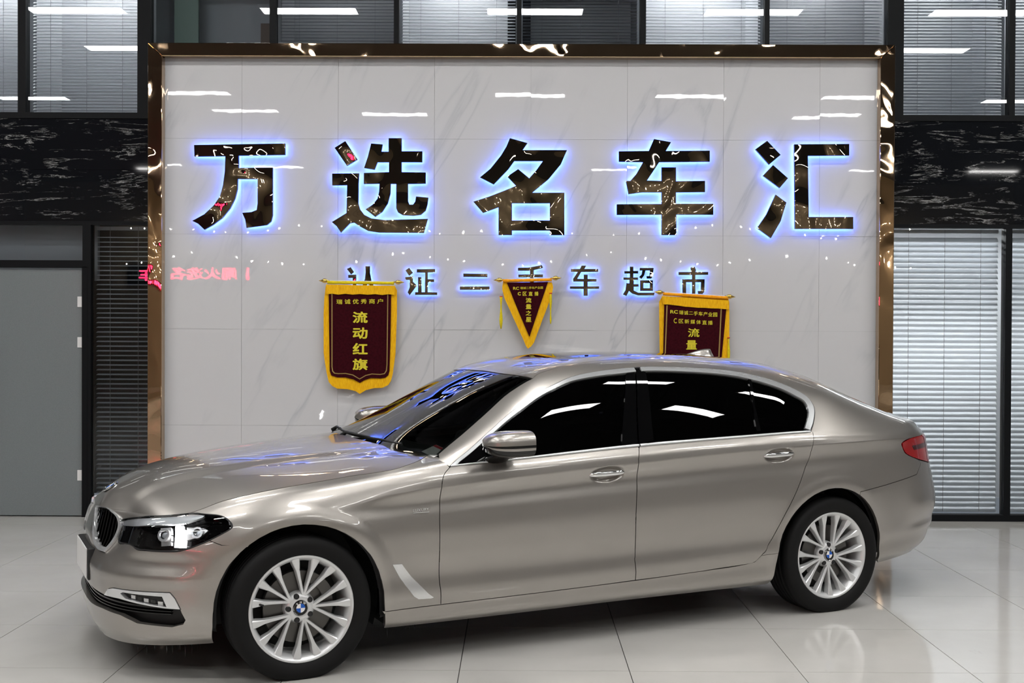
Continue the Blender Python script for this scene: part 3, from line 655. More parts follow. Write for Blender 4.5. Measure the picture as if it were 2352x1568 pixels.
# ---------- plan outline: super-ellipse ends, shared arc-length parameter ----------
WB=3.101; HUBZ=.32
XF,NF=.5,3.1; XR,NR=2.6,4.0
def _arc(L,n):
    th=np.linspace(0,np.pi/2,4001); x=L*np.cos(th)**(2/n); w=.93*np.sin(th)**(2/n)
    s=np.r_[0,np.cumsum(np.hypot(np.diff(x),np.diff(w)))]
    return th,s
_thF,_sF=_arc(1.36,NF); _thR,_sR=_arc(1.62,NR)
SF=_sF[-1]; SR=_sR[-1]
U0=XF-SF; U1=XR+SR        # front centre, rear centre
def plan(u,W,Lf,Lr):
    """u -> (x, w) for side width W, front length Lf, rear length Lr"""
    u=np.asarray(u,float)
    thf=np.interp(u-U0,_sF,_thF); thr=np.interp(U1-u,_sR,_thR)
    cf=np.clip(np.cos(thf),0,1)**(2/NF); sf=np.clip(np.sin(thf),0,1)**(2/NF)
    cr=np.clip(np.cos(thr),0,1)**(2/NR); sr=np.clip(np.sin(thr),0,1)**(2/NR)
    x=np.where(u<XF,XF-Lf*cf,np.where(u>XR,XR+Lr*cr,u))
    k=np.where(u<XF,sf,np.where(u>XR,sr,1.))
    return x,W*k
# ---------- lower body rows: (z knots over x, W knots over x, front x, rear x) ----------
zx=[-.86,-.5,-.2,.2,.7,1.2,1.8,2.45,3.05,3.55,4.0,4.25]
ROWS=[
 # bottom edge
 dict(z=[.135,.165,.18,.18,.178,.18,.184,.184,.19,.235,.26,.27], W=[.86,.86,.86,.86,.86,.86,.86,.86,.86,.86,.86,.86], f=-.80,r=4.130),
 # sill shoulder
 dict(z=[.20,.205,.21,.21,.205,.208,.212,.215,.23,.28,.31,.32], W=[.895]*12, f=-.835,r=4.180),
 dict(z=[.275,.275,.27,.262,.272,.281,.294,.311,.33,.36,.38,.39], W=[.905,.905,.905,.905,.906,.908,.908,.906,.905,.90,.90,.90], f=-.848,r=4.220),
 dict(z=[.335,.33,.33,.33,.335,.34,.35,.365,.38,.41,.43,.44], W=[.915,.915,.915,.915,.917,.918,.918,.916,.915,.91,.91,.91], f=-.852,r=4.245),
 dict(z=[.43,.43,.43,.43,.425,.43,.44,.45,.46,.48,.50,.51], W=[.918,.918,.918,.915,.910,.911,.911,.912,.918,.915,.915,.915], f=-.855,r=4.255),
 dict(z=[.535,.535,.55,.55,.54,.545,.55,.565,.58,.58,.59,.60], W=[.92,.92,.922,.924,.924,.925,.925,.926,.926,.922,.922,.922], f=-.845,r=4.255),
 dict(z=[.605,.605,.63,.63,.635,.645,.655,.67,.685,.69,.69,.70], W=[.915,.915,.923,.928,.930,.931,.931,.932,.932,.926,.92,.92], f=-.835,r=4.235),
 dict(z=[.645,.65,.685,.70,.715,.735,.755,.775,.79,.80,.80,.80], W=[.905,.905,.916,.925,.9215,.9215,.922,.923,.926,.920,.912,.91], f=-.825,r=4.210),
 dict(z=[.68,.692,.725,.75,.785,.815,.84,.865,.88,.89,.885,.88], W=[.892,.892,.905,.914,.909,.9055,.9060,.908,.912,.910,.904,.90], f=-.815,r=4.195),
 dict(z=[.70,.72,.755,.79,.845,.880,.912,.945,.960,.966,.955,.95], W=[.875,.875,.890,.905,.926,.928,.928,.927,.926,.917,.90,.895], f=-.808,r=4.180),
 dict(z=[.712,.738,.785,.835,.895,.925,.955,.98,.995,.995,.985,.975], W=[.855,.855,.868,.885,.914,.917,.918,.917,.912,.898,.88,.875], f=-.803,r=4.165),
 # belt
 dict(z=[.722,.748,.815,.872,.935,.962,.994,1.016,1.03,1.022,1.01,1.0], W=[.835,.835,.842,.855,.882,.888,.889,.888,.883,.868,.855,.85], f=-.80,r=4.150),
 # bonnet shut line (only ahead of the windscreen); w = real half widths
 dict(x=[-.86,-.68,-.486,-.308,-.056,.044,.252,.457,.578,.70,.80], z=[.735,.738,.7575,.815,.864,.877,.903,.928,.954,.985,1.01], w=[0,.5,.683,.73,.777,.788,.800,.836,.812,.722,.62], f=-.795,r=4.13),
]
NROW=len(ROWS); VB=NROW-2; VH=NROW-1
for R_ in ROWS:
    kx=R_.get('x',zx); R_['zf']=pchip(kx,R_['z'])
    if 'w' in R_:
        Lf=XF-R_['f']; W_=[w/max(.05,(1-min(1,abs(min(x,XF)-XF)/Lf)**NF)**(1/NF)) for x,w in zip(kx,R_['w'])]
        W_[0]=W_[1]; R_['W']=W_
    R_['wf']=pchip(kx,R_['W'])
def _row(R_,u):
    x0,_=plan(u,1.,XF-R_['f'],R_['r']-XR)
    W=R_['wf'](x0); x,w=plan(u,W,XF-R_['f'],R_['r']-XR)
    z=R_['zf'](x)
    x=x+np.where(u<XF,.065*np.exp(-((w-.40)/.16)**2)*sstep(.50,.62,z)*sstep(.05,.25,w),0)   # kidneys stand ahead of the lamps
    return np.stack([x,w,z],-1)
CUPS=((1.610,.861,.114,.046),(2.714,.912,.112,.045))
def low(u,v):
    """body side below the belt; returns (x, half width, z)"""
    u,v=np.broadcast_arrays(np.asarray(u,float),np.asarray(v,float)); sh=u.shape
    u=u.ravel();v=v.ravel()
    P=np.stack([_row(R_,u) for R_ in ROWS],0)          # rows,n,3
    d=P[1:]-P[:-1]; n=len(ROWS)
    m=np.zeros_like(P); m[0]=d[0]; m[-1]=d[-1]
    # chord-length weighted tangents (per unit v)
    L=np.linalg.norm(d,axis=2,keepdims=True)+1e-9
    i=np.clip(np.floor(v).astype(int),0,n-2); t=np.clip(v-i,-.2,1.2)
    def tang(k):
        k0=np.clip(k,1,n-2); j=np.arange(len(u))
        l0=L[k0-1,j];l1=L[k0,j]
        g=(d[k0-1,j]/l0*l1+d[k0,j]/l1*l0)/(l0+l1)      # unit-speed tangent
        e=np.where((k==0)[:,None],d[0,j]/L[0,j],np.where((k==n-1)[:,None],d[n-2,j]/L[n-2,j],g))
        return e
    j=np.arange(len(u)); Li=L[i,j]
    cr=(sstep(.12,.75,u)*(1-.35*sstep(3.5,4.1,u)))[:,None]      # shoulder line turns crisp behind the wheel
    ch=d[i,j]/Li; t0,t1=tang(i),tang(i+1)
    t0=np.where((i==9)[:,None],t0*(1-cr)+ch*cr,t0); t1=np.where((i==8)[:,None],t1*(1-cr)+ch*cr,t1)
    m0=t0*Li; m1=t1*Li
    t=t[:,None];t2=t*t;t3=t2*t
    Q=(2*t3-3*t2+1)*P[i,j]+(t3-2*t2+t)*m0+(-2*t3+3*t2)*P[i+1,j]+(t3-t2)*m1
    # wheel-arch lips
    for xc,am in ((.0,.009),(WB,.008)):
        r=np.hypot(Q[:,0]-xc,Q[:,2]-HUBZ)
        Q[:,1]+=am*(1-sstep(.420,.480,r))*sstep(.18,.34,Q[:,2])*(sstep(-.42,-.12,Q[:,0]) if xc<1 else 1-sstep(3.25,3.5,Q[:,0]))
        Q[:,1]+=.010*np.exp(-((r-.44)/.11)**2)*sstep(.15,.35,Q[:,2])
    fr=1-sstep(-.62,-.40,u)                      # bumper: ridge over the fog lamps, hollow above it
    Q[:,1]+=fr*(.006*np.exp(-((v-4.45)/.30)**2)-.008*np.exp(-((v-5.15)/.5)**2))*sstep(.1,.5,Q[:,1])
    Q[:,0]-=fr*(.006*np.exp(-((v-4.45)/.30)**2)-.008*np.exp(-((v-5.15)/.5)**2))
    # tail: hollow with a sharper lower step
    rr=sstep(3.62,3.85,u); Q[:,1]-=rr*.010*np.exp(-((v-3.4)/.42)**2)*sstep(.05,.3,Q[:,1]); Q[:,1]+=rr*.008*np.exp(-((v-4.6)/.6)**2)*sstep(.05,.3,Q[:,1])
    # handle cups
    for xc,zc,a,b in CUPS:
        dx,dz=Q[:,0]-xc,Q[:,2]-zc-.03*(Q[:,0]-xc)
        e=np.clip((dx/a)**2+(dz/b)**2,0,1); Q[:,1]-=.023*(1-sstep(.50,1.,np.sqrt(e)))
    return Q.reshape(sh+(3,))
# ---------- cabin: sections from the belt over the shoulder to the roof centre ----------
TZ=cspline([.40,.53,.80,1.05,1.25,1.42,1.65,2.1,2.5,2.9,3.15,3.4,3.7,3.9,4.0,4.15],[.955,1.02,1.150,1.272,1.362,1.418,1.452,1.472,1.466,1.436,1.397,1.325,1.205,1.118,1.085,1.060])
KX=[.40,.70,1.0,1.2,1.4,1.8,2.2,2.8,3.2,3.6,3.9,4.2]
KW=pchip(KX,[.76,.74,.715,.690,.655,.645,.645,.635,.62,.605,.64,.70])
KZ=pchip(KX,[.93,1.005,1.150,1.262,1.362,1.428,1.440,1.405,1.325,1.185,1.075,1.03])
_xr=pchip([XR-.4,XR,3.4,4.1,U1],[XR-.4,XR,3.38,3.90,4.15])
def XT_U(u): return np.where(u<XR,u,_xr(u))
def bspl3(C,t):
    """clamped uniform cubic B-spline, C: list of (n,3) control arrays, t in 0..1"""
    n=len(C); p=3; kn=np.r_[[0]*p,np.linspace(0,1,n-p+1),[1]*p]
    t=np.clip(t,0,1-1e-9)
    B=[((t>=kn[i])&(t<kn[i+1])).astype(float) for i in range(len(kn)-1)]
    for q in range(1,p+1):
        nb=[]
        for i in range(len(kn)-1-q):
            a=kn[i+q]-kn[i]; b=kn[i+q+1]-kn[i+1]
            z=0
            if a>0: z=z+(t-kn[i])/a*B[i]
            if b>0: z=z+(kn[i+q+1]-t)/b*B[i+1]
            nb.append(z if not np.isscalar(z) else np.zeros_like(t))
        B=nb
    return sum(B[i][:,None]*C[i] for i in range(n))
def cabin(u,t):
    u,t=np.broadcast_arrays(np.asarray(u,float),np.asarray(t,float)); sh=u.shape
    u=u.ravel();t=t.ravel()
    B=_row(ROWS[VB],u); xT=XT_U(u); z=TZ(xT)
    T=np.stack([xT,0*u,z],-1)
    kx=.6*B[:,0]+.4*xT
    wk=np.minimum(KW(kx),B[:,1]*.97); zk=np.maximum(KZ(kx),B[:,2]+.01)
    zk=np.minimum(zk,z-.004)
    K=np.stack([kx,wk,zk],-1)
    below=_row(ROWS[VB-1],u); td=B-below; td/=np.linalg.norm(td,axis=1,keepdims=True)+1e-9
    D1=K-B; D2=T-K; l1=np.linalg.norm(D1,axis=1,keepdims=True)
    q=sstep(2.85,3.15,u)[:,None]
    out=np.stack([0*u,np.ones_like(u),0*u],-1)
    P1=(B+.33*D1+.012*out)*(1-q)+(B+td*np.minimum(.33*l1,.10))*q
    P2=K-.28*D1+.018*out
    P3=K+.16*D2; 
    P4=K+.45*D2; P4[:,2]=K[:,2]+(z-K[:,2])*.80
    P5=K+.75*D2; P5[:,2]=z
    return bspl3([B,P1,P2,P3,P4,P5,T],t).reshape(sh+(3,))
# ---------- bonnet ----------
HZ=cspline([-.795,-.76,-.70,-.60,-.45,-.25,0,.3,.6,.8],[.735,.782,.824,.868,.911,.946,.974,1.002,1.026,1.038])
XH_U=cspline([U0,-1.0,-.5,0,.3,.75],[-.795,-.72,-.44,-.02,.27,.72])
def hood(u,t):
    u,t=np.broadcast_arrays(np.asarray(u,float),np.asarray(t,float)); sh=u.shape
    u=u.ravel();t=t.ravel()
    B=_row(ROWS[VH],u); xT=XH_U(u); zT=HZ(xT)
    x=B[:,0]+(xT-B[:,0])*(1-(1-t)**1.6); w=B[:,1]*(1-t)
    z=B[:,2]+(zT-B[:,2])*(1-(1-t)**2.1)
    # raised centre with two soft creases running to the kidneys
    cw=.33+.16*np.clip((x+.7)/1.3,0,1)
    z=z+.010*sstep(.05,-.05,w-cw)*sstep(-.78,-.55,x)*sstep(.75,.2,x)
    return np.stack([x,w,z],-1).reshape(sh+(3,))
SURF={'L':(low,U0,U1,0,VH),'C':(cabin,.40,U1,0,1),'H':(hood,U0,.75,0,1)}
T={
 'dlo_out':[(0.737,0.000),(0.804,0.088),(0.957,0.222),(1.108,0.306),(1.256,0.345),(1.402,0.363),(1.546,0.402),(1.713,0.415),(1.958,0.430),(2.092,0.426),(2.299,0.410),(2.562,0.394),(2.731,0.361),(2.894,0.304),(3.014,0.254),(3.075,0.214),(3.095,0.161),(3.081,0.109),(3.031,0.046),(2.993,0.013),(2.980,0.003)],
 'glass_top':[(0.784,0.011),(0.815,0.051),(0.969,0.184),(1.114,0.266),(1.261,0.306),(1.402,0.327),(1.529,0.359),(1.692,0.365),(1.883,0.372),(2.028,0.381),(2.275,0.362),(2.534,0.340),(2.700,0.306),(2.864,0.248),(2.967,0.203),(3.025,0.177),(3.035,0.128),(3.002,0.072),(2.939,0.016)],
 'ws':[(1.273,0.990),(1.281,0.811),(1.357,0.503)],
 'ws_near':[(1.357,0.503),(1.213,0.505),(1.097,0.466),(0.944,0.398),(0.795,0.316),(0.720,0.240)],
 'ws_base':[(0.677,0.306),(0.604,0.500),(0.555,0.634),(0.517,0.792),(0.506,0.989)],
 'gap_f':[(0.737,10.875),(0.695,10.076),(0.680,9.009),(0.676,7.750),(0.669,6.296),(0.674,3.776),(0.680,3.084),(0.685,2.041)],
 'gap_b':[(1.813,11.005),(1.789,9.464),(1.791,7.869),(1.771,5.952),(1.779,4.023),(1.775,3.583),(1.781,2.857),(1.783,2.028)],
 'gap_r':[(2.944,8.769),(2.929,8.064),(2.891,7.465),(2.841,6.655),(2.753,5.386),(2.663,4.064),(2.590,2.914),(2.551,2.281),(2.487,2.128),(2.310,2.093)],
 'sill':[(0.388,2.110),(0.686,2.039),(1.124,2.021),(1.782,2.010),(2.311,2.047),(2.487,2.081)],
 'sill_bot':[(0.409,-0.115),(0.908,-0.035),(1.395,0.123),(1.922,0.057),(2.724,-0.068)],
 'arch_f':[(-0.400,0.041),(-0.371,2.449),(-0.343,3.876),(-0.301,4.810),(-0.239,5.723),(-0.166,6.572),(-0.078,7.154),(0.023,7.311),(0.137,6.753),(0.234,5.864),(0.314,4.732),(0.360,3.695),(0.386,2.097),(0.405,0.221)],
 'arch_r':[(2.721,0.129),(2.690,2.029),(2.730,4.076),(2.810,5.044),(2.913,5.790),(3.040,6.240),(3.152,6.185),(3.283,5.526),(3.395,4.367),(3.479,2.412),(3.622,-0.117)],
 'headlight':[(-1.057,8.857),(-0.780,11.290),(-0.561,11.962),(-0.454,10.546),(-0.386,9.683),(-0.352,8.778),(-0.337,8.057),(-0.346,7.614),(-0.411,6.985),(-0.482,6.465),(-0.556,5.985),(-0.636,5.882),(-0.744,5.881),(-0.798,5.873),(-0.877,6.148),(-1.039,5.927),(-1.049,7.149)],
 'kidney':[(-1.364,10.792),(-1.276,12.000),(-1.172,12.000),(-1.110,10.257),(-1.059,8.236),(-1.049,7.149),(-1.068,5.887),(-1.080,5.252),(-1.101,5.159),(-1.177,5.228),(-1.253,5.758),(-1.300,7.406)],
 'bump_gap':[(-0.435,6.794),(-0.377,6.247),(-0.262,5.868)],
 'fogtrim':[(-0.989,3.369),(-0.953,3.701),(-0.914,3.802),(-0.594,3.860),(-0.571,3.603),(-0.549,3.149),(-0.619,3.165),(-0.764,3.289),(-0.867,3.390)],
 'intake':[(-0.990,3.326),(-0.868,3.327),(-0.764,3.227),(-0.619,3.118),(-0.550,3.089),(-0.528,2.318),(-0.539,1.979),(-0.590,1.790),(-0.769,1.879),(-0.873,2.306),(-1.015,2.480)],
 'vent':[(0.427,4.561),(0.476,4.551),(0.644,2.720),(0.631,2.665),(0.565,2.722),(0.539,2.984)],
 'rbump':[(3.272,5.912),(3.485,6.103),(3.811,6.469),(3.889,7.014)],
 'tail':[(3.694,8.662),(3.787,8.988),(4.035,9.409),(4.063,8.351),(4.122,7.496),(4.032,6.955),(3.861,7.311),(3.733,7.758),(3.697,8.259)],
 'hoodgap':[(0.691,12.000),(0.578,11.995),(0.455,11.932),(0.240,12.000),(0.019,11.977),(-0.086,12.000),(-0.356,12.000),(-0.561,11.864)],
 'wf_rear':[(1.881,0.368),(1.778,0.137),(1.712,0.010)],
 'gapB_up':[(1.958,0.411),(1.865,0.153),(1.813,0.006)],
 'wr_front':[(2.012,0.374),(1.950,0.159),(1.911,0.012)],
 'wr_rear':[(2.683,0.321),(2.618,0.139),(2.587,0.016)],
 'handle_f':[(1.499,8.429),(1.604,9.085),(1.729,8.312),(1.617,7.785)],
 'handle_r':[(2.604,8.480),(2.713,9.022),(2.834,8.480),(2.724,7.962)],
 'sill_rear':[(2.695,2.974),(2.590,2.914)],
 'fog_in':[(-0.857,3.631),(-0.842,3.711),(-0.629,3.688),(-0.609,3.224),(-0.715,3.314),(-0.827,3.443)],
 'brow':[(-1.047,8.637),(-0.773,10.870),(-0.559,11.278),(-0.464,10.315),(-0.526,9.406),(-0.589,8.962),(-0.756,8.744),(-1.034,7.787)],
 'hl_lamp':[(-0.705,8.868),(-0.622,8.926),(-0.557,8.847),(-0.494,8.530),(-0.477,7.701),(-0.517,6.988),(-0.574,6.371),(-0.659,6.231)],
 'hl_bar':[(-0.613,8.990),(-0.570,8.934),(-0.567,6.289),(-0.603,6.273)],
 'hl_a':[(-0.698,8.655),(-0.637,8.796),(-0.621,6.477),(-0.674,6.349)],
 'hl_b':[(-0.558,8.720),(-0.476,8.420),(-0.451,7.993),(-0.476,7.441),(-0.550,7.005)],
 'badge':[(0.533,7.226),(0.618,7.459)],
}

# ------------------------------------------------------------------ the car: surface patches
SCV = {'L': .075, 'C': .95, 'H': .80}
def surf(kind, uv):
    """points (near side, y = -half width) and outward normals"""
    fn, u0, u1, v0, v1 = SURF[kind]; uv = np.asarray(uv, float)
    u = np.clip(uv[:, 0], u0, u1); v = np.clip(uv[:, 1], v0-.15*(kind == 'L'), v1)
    hu, hv = 2e-3, 2e-3*(v1-v0)
    P = fn(u, v)
    a = fn(np.minimum(u+hu, u1), v)-fn(np.maximum(u-hu, u0), v); b = fn(u, np.minimum(v+hv, v1))-fn(u, np.maximum(v-hv, v0-.15*(kind == 'L')))
    n = np.cross(a, b); l = np.linalg.norm(n, axis=1, keepdims=True)
    if kind == 'H': ref = np.tile([-.25, .1, 1.], (len(P), 1))
    else: ref = P-np.stack([np.clip(P[:, 0], .45, 2.9), 0*u, np.full(len(u), .6 if kind == 'L' else .85)], -1)
    bad = l[:, 0] < 1e-9; n[bad] = ref[bad]; l = np.linalg.norm(n, axis=1, keepdims=True); n = n/l
    n *= np.where((n*ref).sum(1, keepdims=True) < 0, -1, 1)
    c = P[:, 1] < 1e-4; n[c, 1] = 0; n /= np.linalg.norm(n, axis=1, keepdims=True)+1e-12
    P = P*[1, -1, 1]; n = n*[1, -1, 1]
    return P, n
def area2(P): P = np.asarray(P); x, y = P[:, 0], P[:, 1]; return float(np.sum(x*np.roll(y, -1)-np.roll(x, -1)*y))
def offset_loop(P, d, keep=None):
    """move a CCW loop inwards by d"""
    P = np.asarray(P, float); a = P-np.roll(P, 1, 0); b = np.roll(P, -1, 0)-P
    na = np.stack([-a[:, 1], a[:, 0]], 1); nb = np.stack([-b[:, 1], b[:, 0]], 1)
    na /= np.linalg.norm(na, axis=1, keepdims=True)+1e-12; nb /= np.linalg.norm(nb, axis=1, keepdims=True)+1e-12
    m = na+nb; m /= np.maximum((m*m).sum(1, keepdims=True), .4)/2
    Q = P+m*d
    if keep is not None: Q[keep] = P[keep]
    return Q
def prep(kind, loop, step, d=0., keep=None, hole=False):
    sc = np.array([1, SCV[kind]]); L = resample(np.asarray(loop, float)*sc, step*.8)
    _, i = np.unique(np.round(L, 6), axis=0, return_index=True); L = L[np.sort(i)]
    if area2(L) < 0: L = L[::-1]
    if d:
        k = None if keep is None else np.array([bool(keep(p[0], p[1]/sc[1])) for p in L])
        L = offset_loop(L, -d if hole else d, k)
    return L
def panel(kind, outer, holes=(), inset=.0022, keep=None, depth=.014, step=.022, off=0., extra=None, faces=True, loops=()):
    sc = np.array([1, SCV[kind]])
    O = prep(kind, outer, step, inset, keep); H = [prep(kind, h, step, inset, None, True) for h in holes]
    mn, mx = O.min(0), O.max(0); gx = np.arange(mn[0]+step*.5, mx[0], step); gy = np.arange(mn[1]+step*.5, mx[1], step)
    G = np.array([(x+(j % 2)*step*.5, y) for j, y in enumerate(gy) for x in gx]) if len(gx) and len(gy) else np.zeros((0, 2))
    for l in loops:
        c_ = np.mean(np.asarray(l)*sc, 0); G = G[~inside(G, c_+(np.asarray(l)*sc-c_)*1.16)]
    if extra is not None: G = np.vstack([G, np.asarray(extra)*sc])
    if len(G):
        k = inside(G, O)
        for h in H: k &= ~inside(G, h)
        G = G[k]; Bd = np.vstack([O]+H+[np.asarray(l)*sc for l in loops]); keepg = np.ones(len(G), bool)
        for i in range(0, len(G), 400): keepg[i:i+400] = np.min(np.linalg.norm(G[i:i+400, None]-Bd[None], axis=2), 1) > (step*.42 if extra is None else .0025)
        G = G[keepg]
    P2, Tm = triangulate(O, H, G, [np.asarray(l)*sc for l in loops]); uv = P2/sc
    P, N = surf(kind, uv); P = P+N*off; g = Geo()
    q = P[Tm]; fn = np.cross(q[:, 1]-q[:, 0], q[:, 2]-q[:, 0]); fl = (fn*N[Tm].sum(1)).sum(1) < 0
    Tm[fl] = Tm[fl][:, ::-1]
    if faces: g.add(P, Tm, [[tuple(N[i]) for i in t] for t in Tm])
    if depth:
        e = border(Tm)
        if keep is not None: e = [(a, b) for a, b in e if not (keep(uv[a][0], uv[a][1]) and keep(uv[b][0], uv[b][1]))]
        if e:
            idx = sorted({i for ab in e for i in ab}); mp = {i: k for k, i in enumerate(idx)}; n = len(idx)
            D = N[idx].copy()
            if kind == 'L':      # arch edges turn straight inwards
                na = np.minimum(np.hypot(P[idx, 0], P[idx, 2]-.322), np.hypot(P[idx, 0]-3.083, P[idx, 2]-.322)) < .425
                D[na] = (0, -1, 0)
            V = np.vstack([P[idx], P[idx]-D*depth])
            g.add(V, [(mp[b], mp[a], mp[a]+n, mp[b]+n) for a, b in e])
    return g
def ring(kind, outer, inner, off, depth, step=.02): return panel(kind, outer, [inner], 0, None, depth, step, off)
def uvpos(kind, u, v, off=0.):
    P, N = surf(kind, [(u, v)]); return Vector(P[0]+N[0]*off), Vector(N[0])
def side_uv(x, z, u=None, v=5.):
    """(u, v) of the body side at side-view positions (arrays)"""
    x, z = np.atleast_1d(np.asarray(x, float)), np.atleast_1d(np.asarray(z, float)); u = x.copy() if u is None else np.broadcast_to(np.asarray(u, float), x.shape).copy()
    v = np.broadcast_to(np.asarray(v, float), x.shape).copy(); tgt = np.stack([x, z], 1)
    f = lambda a, b: low(a, b)[:, [0, 2]]
    for _ in range(25):
        r = f(u, v)-tgt
        if np.abs(r).max() < 2e-5: break
        Ju, Jv = (f(u+1e-4, v)-f(u-1e-4, v))/2e-4, (f(u, v+1e-3)-f(u, v-1e-3))/2e-3
        dt = Ju[:, 0]*Jv[:, 1]-Jv[:, 0]*Ju[:, 1]
        u = u+np.clip(-(r[:, 0]*Jv[:, 1]-Jv[:, 0]*r[:, 1])/dt, -.05, .05); v = np.clip(v+np.clip(-(Ju[:, 0]*r[:, 1]-Ju[:, 1]*r[:, 0])/dt, -.6, .6), -.1, VH)
    return [(float(a), float(b)) for a, b in zip(u, v)]

CAR_YAW = math.radians(26.02)
car = empty('car', (-1.380, 6.186, 0), CAR_YAW)
tag(car, 'champagne metallic saloon car with black tinted windows parked before the sign wall', 'car')
def sides(name, g, m, parent=car, far_parent=None, label=None):
    """near and far copy of a part"""
    a = g.build(name, m, parent); b = g.mirror().build(name, m, far_parent or parent)
    if label: a['label'] = label; b['label'] = label
    return a, b
SL = smooth_line
# wheel arches (side view circles, straight ends)
def arch_loop(xc, r, zc, dx0, dx1):
    pts = [(xc+r+dx0, .19), (xc+r+dx0*.4, .26)]+[(xc+r*math.cos(a), zc+r*math.sin(a)) for a in np.linspace(0, math.pi, 25)]+[(xc-r+dx1*.4, .26), (xc-r+dx1, .19)]
    return side_uv([p[0] for p in pts], [p[1] for p in pts], None, [min(9., max(.5, (p[1]-.15)*13)) for p in pts])
AF = arch_loop(0., .388, .322, .022, .004)             # rear foot -> over -> front foot
AR = arch_loop(3.083, .388, .322, .012, -.02)
AF[0] = (AF[0][0], 0.); AF[-1] = (AF[-1][0], 0.); AR[0] = (AR[0][0], 0.); AR[-1] = (AR[-1][0], 0.)
def cut(loop, f): return [p for p in loop if f(p)]
bg = T['bump_gap']; hl = T['headlight']; hl_s = SL(hl, 4, True)
hl_out = [hl[i] for i in (8, 7, 6, 5, 4, 3, 2)]        # lower rear tip round to the bonnet edge
gf, gb, gr = SL(T['gap_f'], 4), SL(T['gap_b'], 4), SL([(2.990, 11.)]+T['gap_r'], 4)
sill = T['sill']
row = lambda v, a, b, n=30: [(a+(b-a)*i/n, v) for i in range(n+1)]
# split the front arch where the bumper meets the wing
ib = min(range(len(AF)), key=lambda i: abs(AF[i][0]-bg[-1][0])+abs(AF[i][1]-bg[-1][1])*.075 if AF[i][0] < 0 else 9)
af_wing, af_bump = AF[1:ib+1], AF[ib:]
wing = row(12, -.561, .691, 60)+[(.715, 11.6)]+gf+sill[:1]+af_wing+bg[::-1]+SL(hl_out, 4)
sides('front_wing', panel('L', wing, inset=.0017, step=.0135), M['paint'])
# bonnet: heightfield patch plus the lip above the lamps
def hood_rear():
    out = []
    for t in np.linspace(0, 1, 26):
        lo, hi = .2, .75
        for _ in range(30):
            md = (lo+hi)/2; p = hood(md, t).reshape(3)
            if p[0] > .497+.20*(p[1]/.735)**2.2: hi = md
            else: lo = md
        out.append((lo, float(t)))
    return out
HR = hood_rear()
gh = panel('H', [(U0, 0.)]+row(0., U0+.01, HR[0][0], 90)[1:]+HR+row(1., HR[-1][0], U0, 60)[1:], inset=.0030, keep=lambda u, v: v > .9999 or u < -.60, depth=.02, step=.02)   # bonnet skin
kd = T['kidney']
lip = row(12, -1.20, -.561, 20)+[hl[2], hl[1], hl[0]]+[(-1.062, 8.3), (-1.112, 10.2)]
gh.join(panel('L', lip, inset=.0008, keep=lambda u, v: v > 11.99, depth=.012, step=.012))
bonnet = gh.both().build('bonnet', M['paint'], car)
# front bumper with its openings
kd_l = SL(kd, 4, True)
fog, fogi = T['fogtrim'], T['fog_in']
it = T['intake']; intake = [(U0-.02, 3.45), (-1.18, 3.42)]+it[:10]+[(-1.02, 2.42), (-1.2, 2.3), (U0-.02, 2.25)]
bumper = [(U0, 0.)]+row(0., U0, AF[-1][0], 50)[1:]+af_bump[::-1][1:]+bg[::-1][1:]+[(-.55, 9.), (-1.02, 7.4), (-1.15, 9.), (-1.24, 12.)]+row(12., -1.25, U0, 8)
gbm = panel('L', bumper, [hl_s, kd_l, fog, intake], keep=lambda u, v: u < U0+1e-4, depth=.025, step=.016)
bump_o = gbm.both().build('front_bumper', M['paint'], car)
# black backing sheet added behind openings and gaps to keep them dark
backing_l = [(U0, .3)]+row(.3, U0, AF[-1][0]-.02, 30)[1:]+[(u-.01*np.sign(u), v) for u, v in AF[::-1]]+row(.3, .43, 2.66, 40)+AR[::-1]+row(.3, AR[-1][0], U1, 30)+[(U1, 10.6)]+row(10.6, U1, U0, 120)[1:]
gl_ = panel('L', backing_l, keep=lambda u, v: True, depth=0, step=.05, off=-.055)
sides('dark_backing', gl_, M['blackmatte'])
# side sill
sillp = row(0., AF[0][0], AR[-1][0], 60)+AR[::-1][1:4]+T['sill_rear']+[(2.551, 2.281), (2.487, 2.128)]+SL(sill, 4)[::-1][2:]+AF[1:2]
sides('side_sill', panel('L', sillp, depth=.02, step=.017), M['paint'])
# doors
def cup(xc, zc, a, b):
    q = [(xc+a*r*math.cos(t), zc+.03*a*r*math.cos(t)+b*r*math.sin(t)) for r in (.20, .40, .58, .72, .82, .90, .96, 1.05) for t in np.linspace(0, 2*math.pi, 12 if r < .3 else (36 if r < .5 else 72), endpoint=False)]
    rim = [(xc+a*math.cos(t), zc+.03*a*math.cos(t)+b*math.sin(t)) for t in np.linspace(0, 2*math.pi, 72, endpoint=False)]
    f = lambda L: side_uv([p[0] for p in L], [p[1] for p in L], None, 8.5)
    return f(q), f(rim)
DF = row(11., .745, 1.808, 40)+gb[1:]+[p for p in SL(sill, 4)[::-1] if .70 < p[0] < 1.77]+gf[::-1][:-1]
DR = row(11., 1.818, 2.985, 40)+gr+[p for p in SL(sill, 4)[::-1] if 1.79 < p[0] < 2.3]+gb[::-1][:-1]
doors = {}
for nm, poly, cp_ in (('front_door', DF, CUPS[0]), ('rear_door', DR, CUPS[1])):
    ex_, rim_ = cup(*cp_); doors[nm] = sides(nm, panel('L', poly, depth=.02, step=.018, extra=ex_, loops=[rim_]), M['paint'])
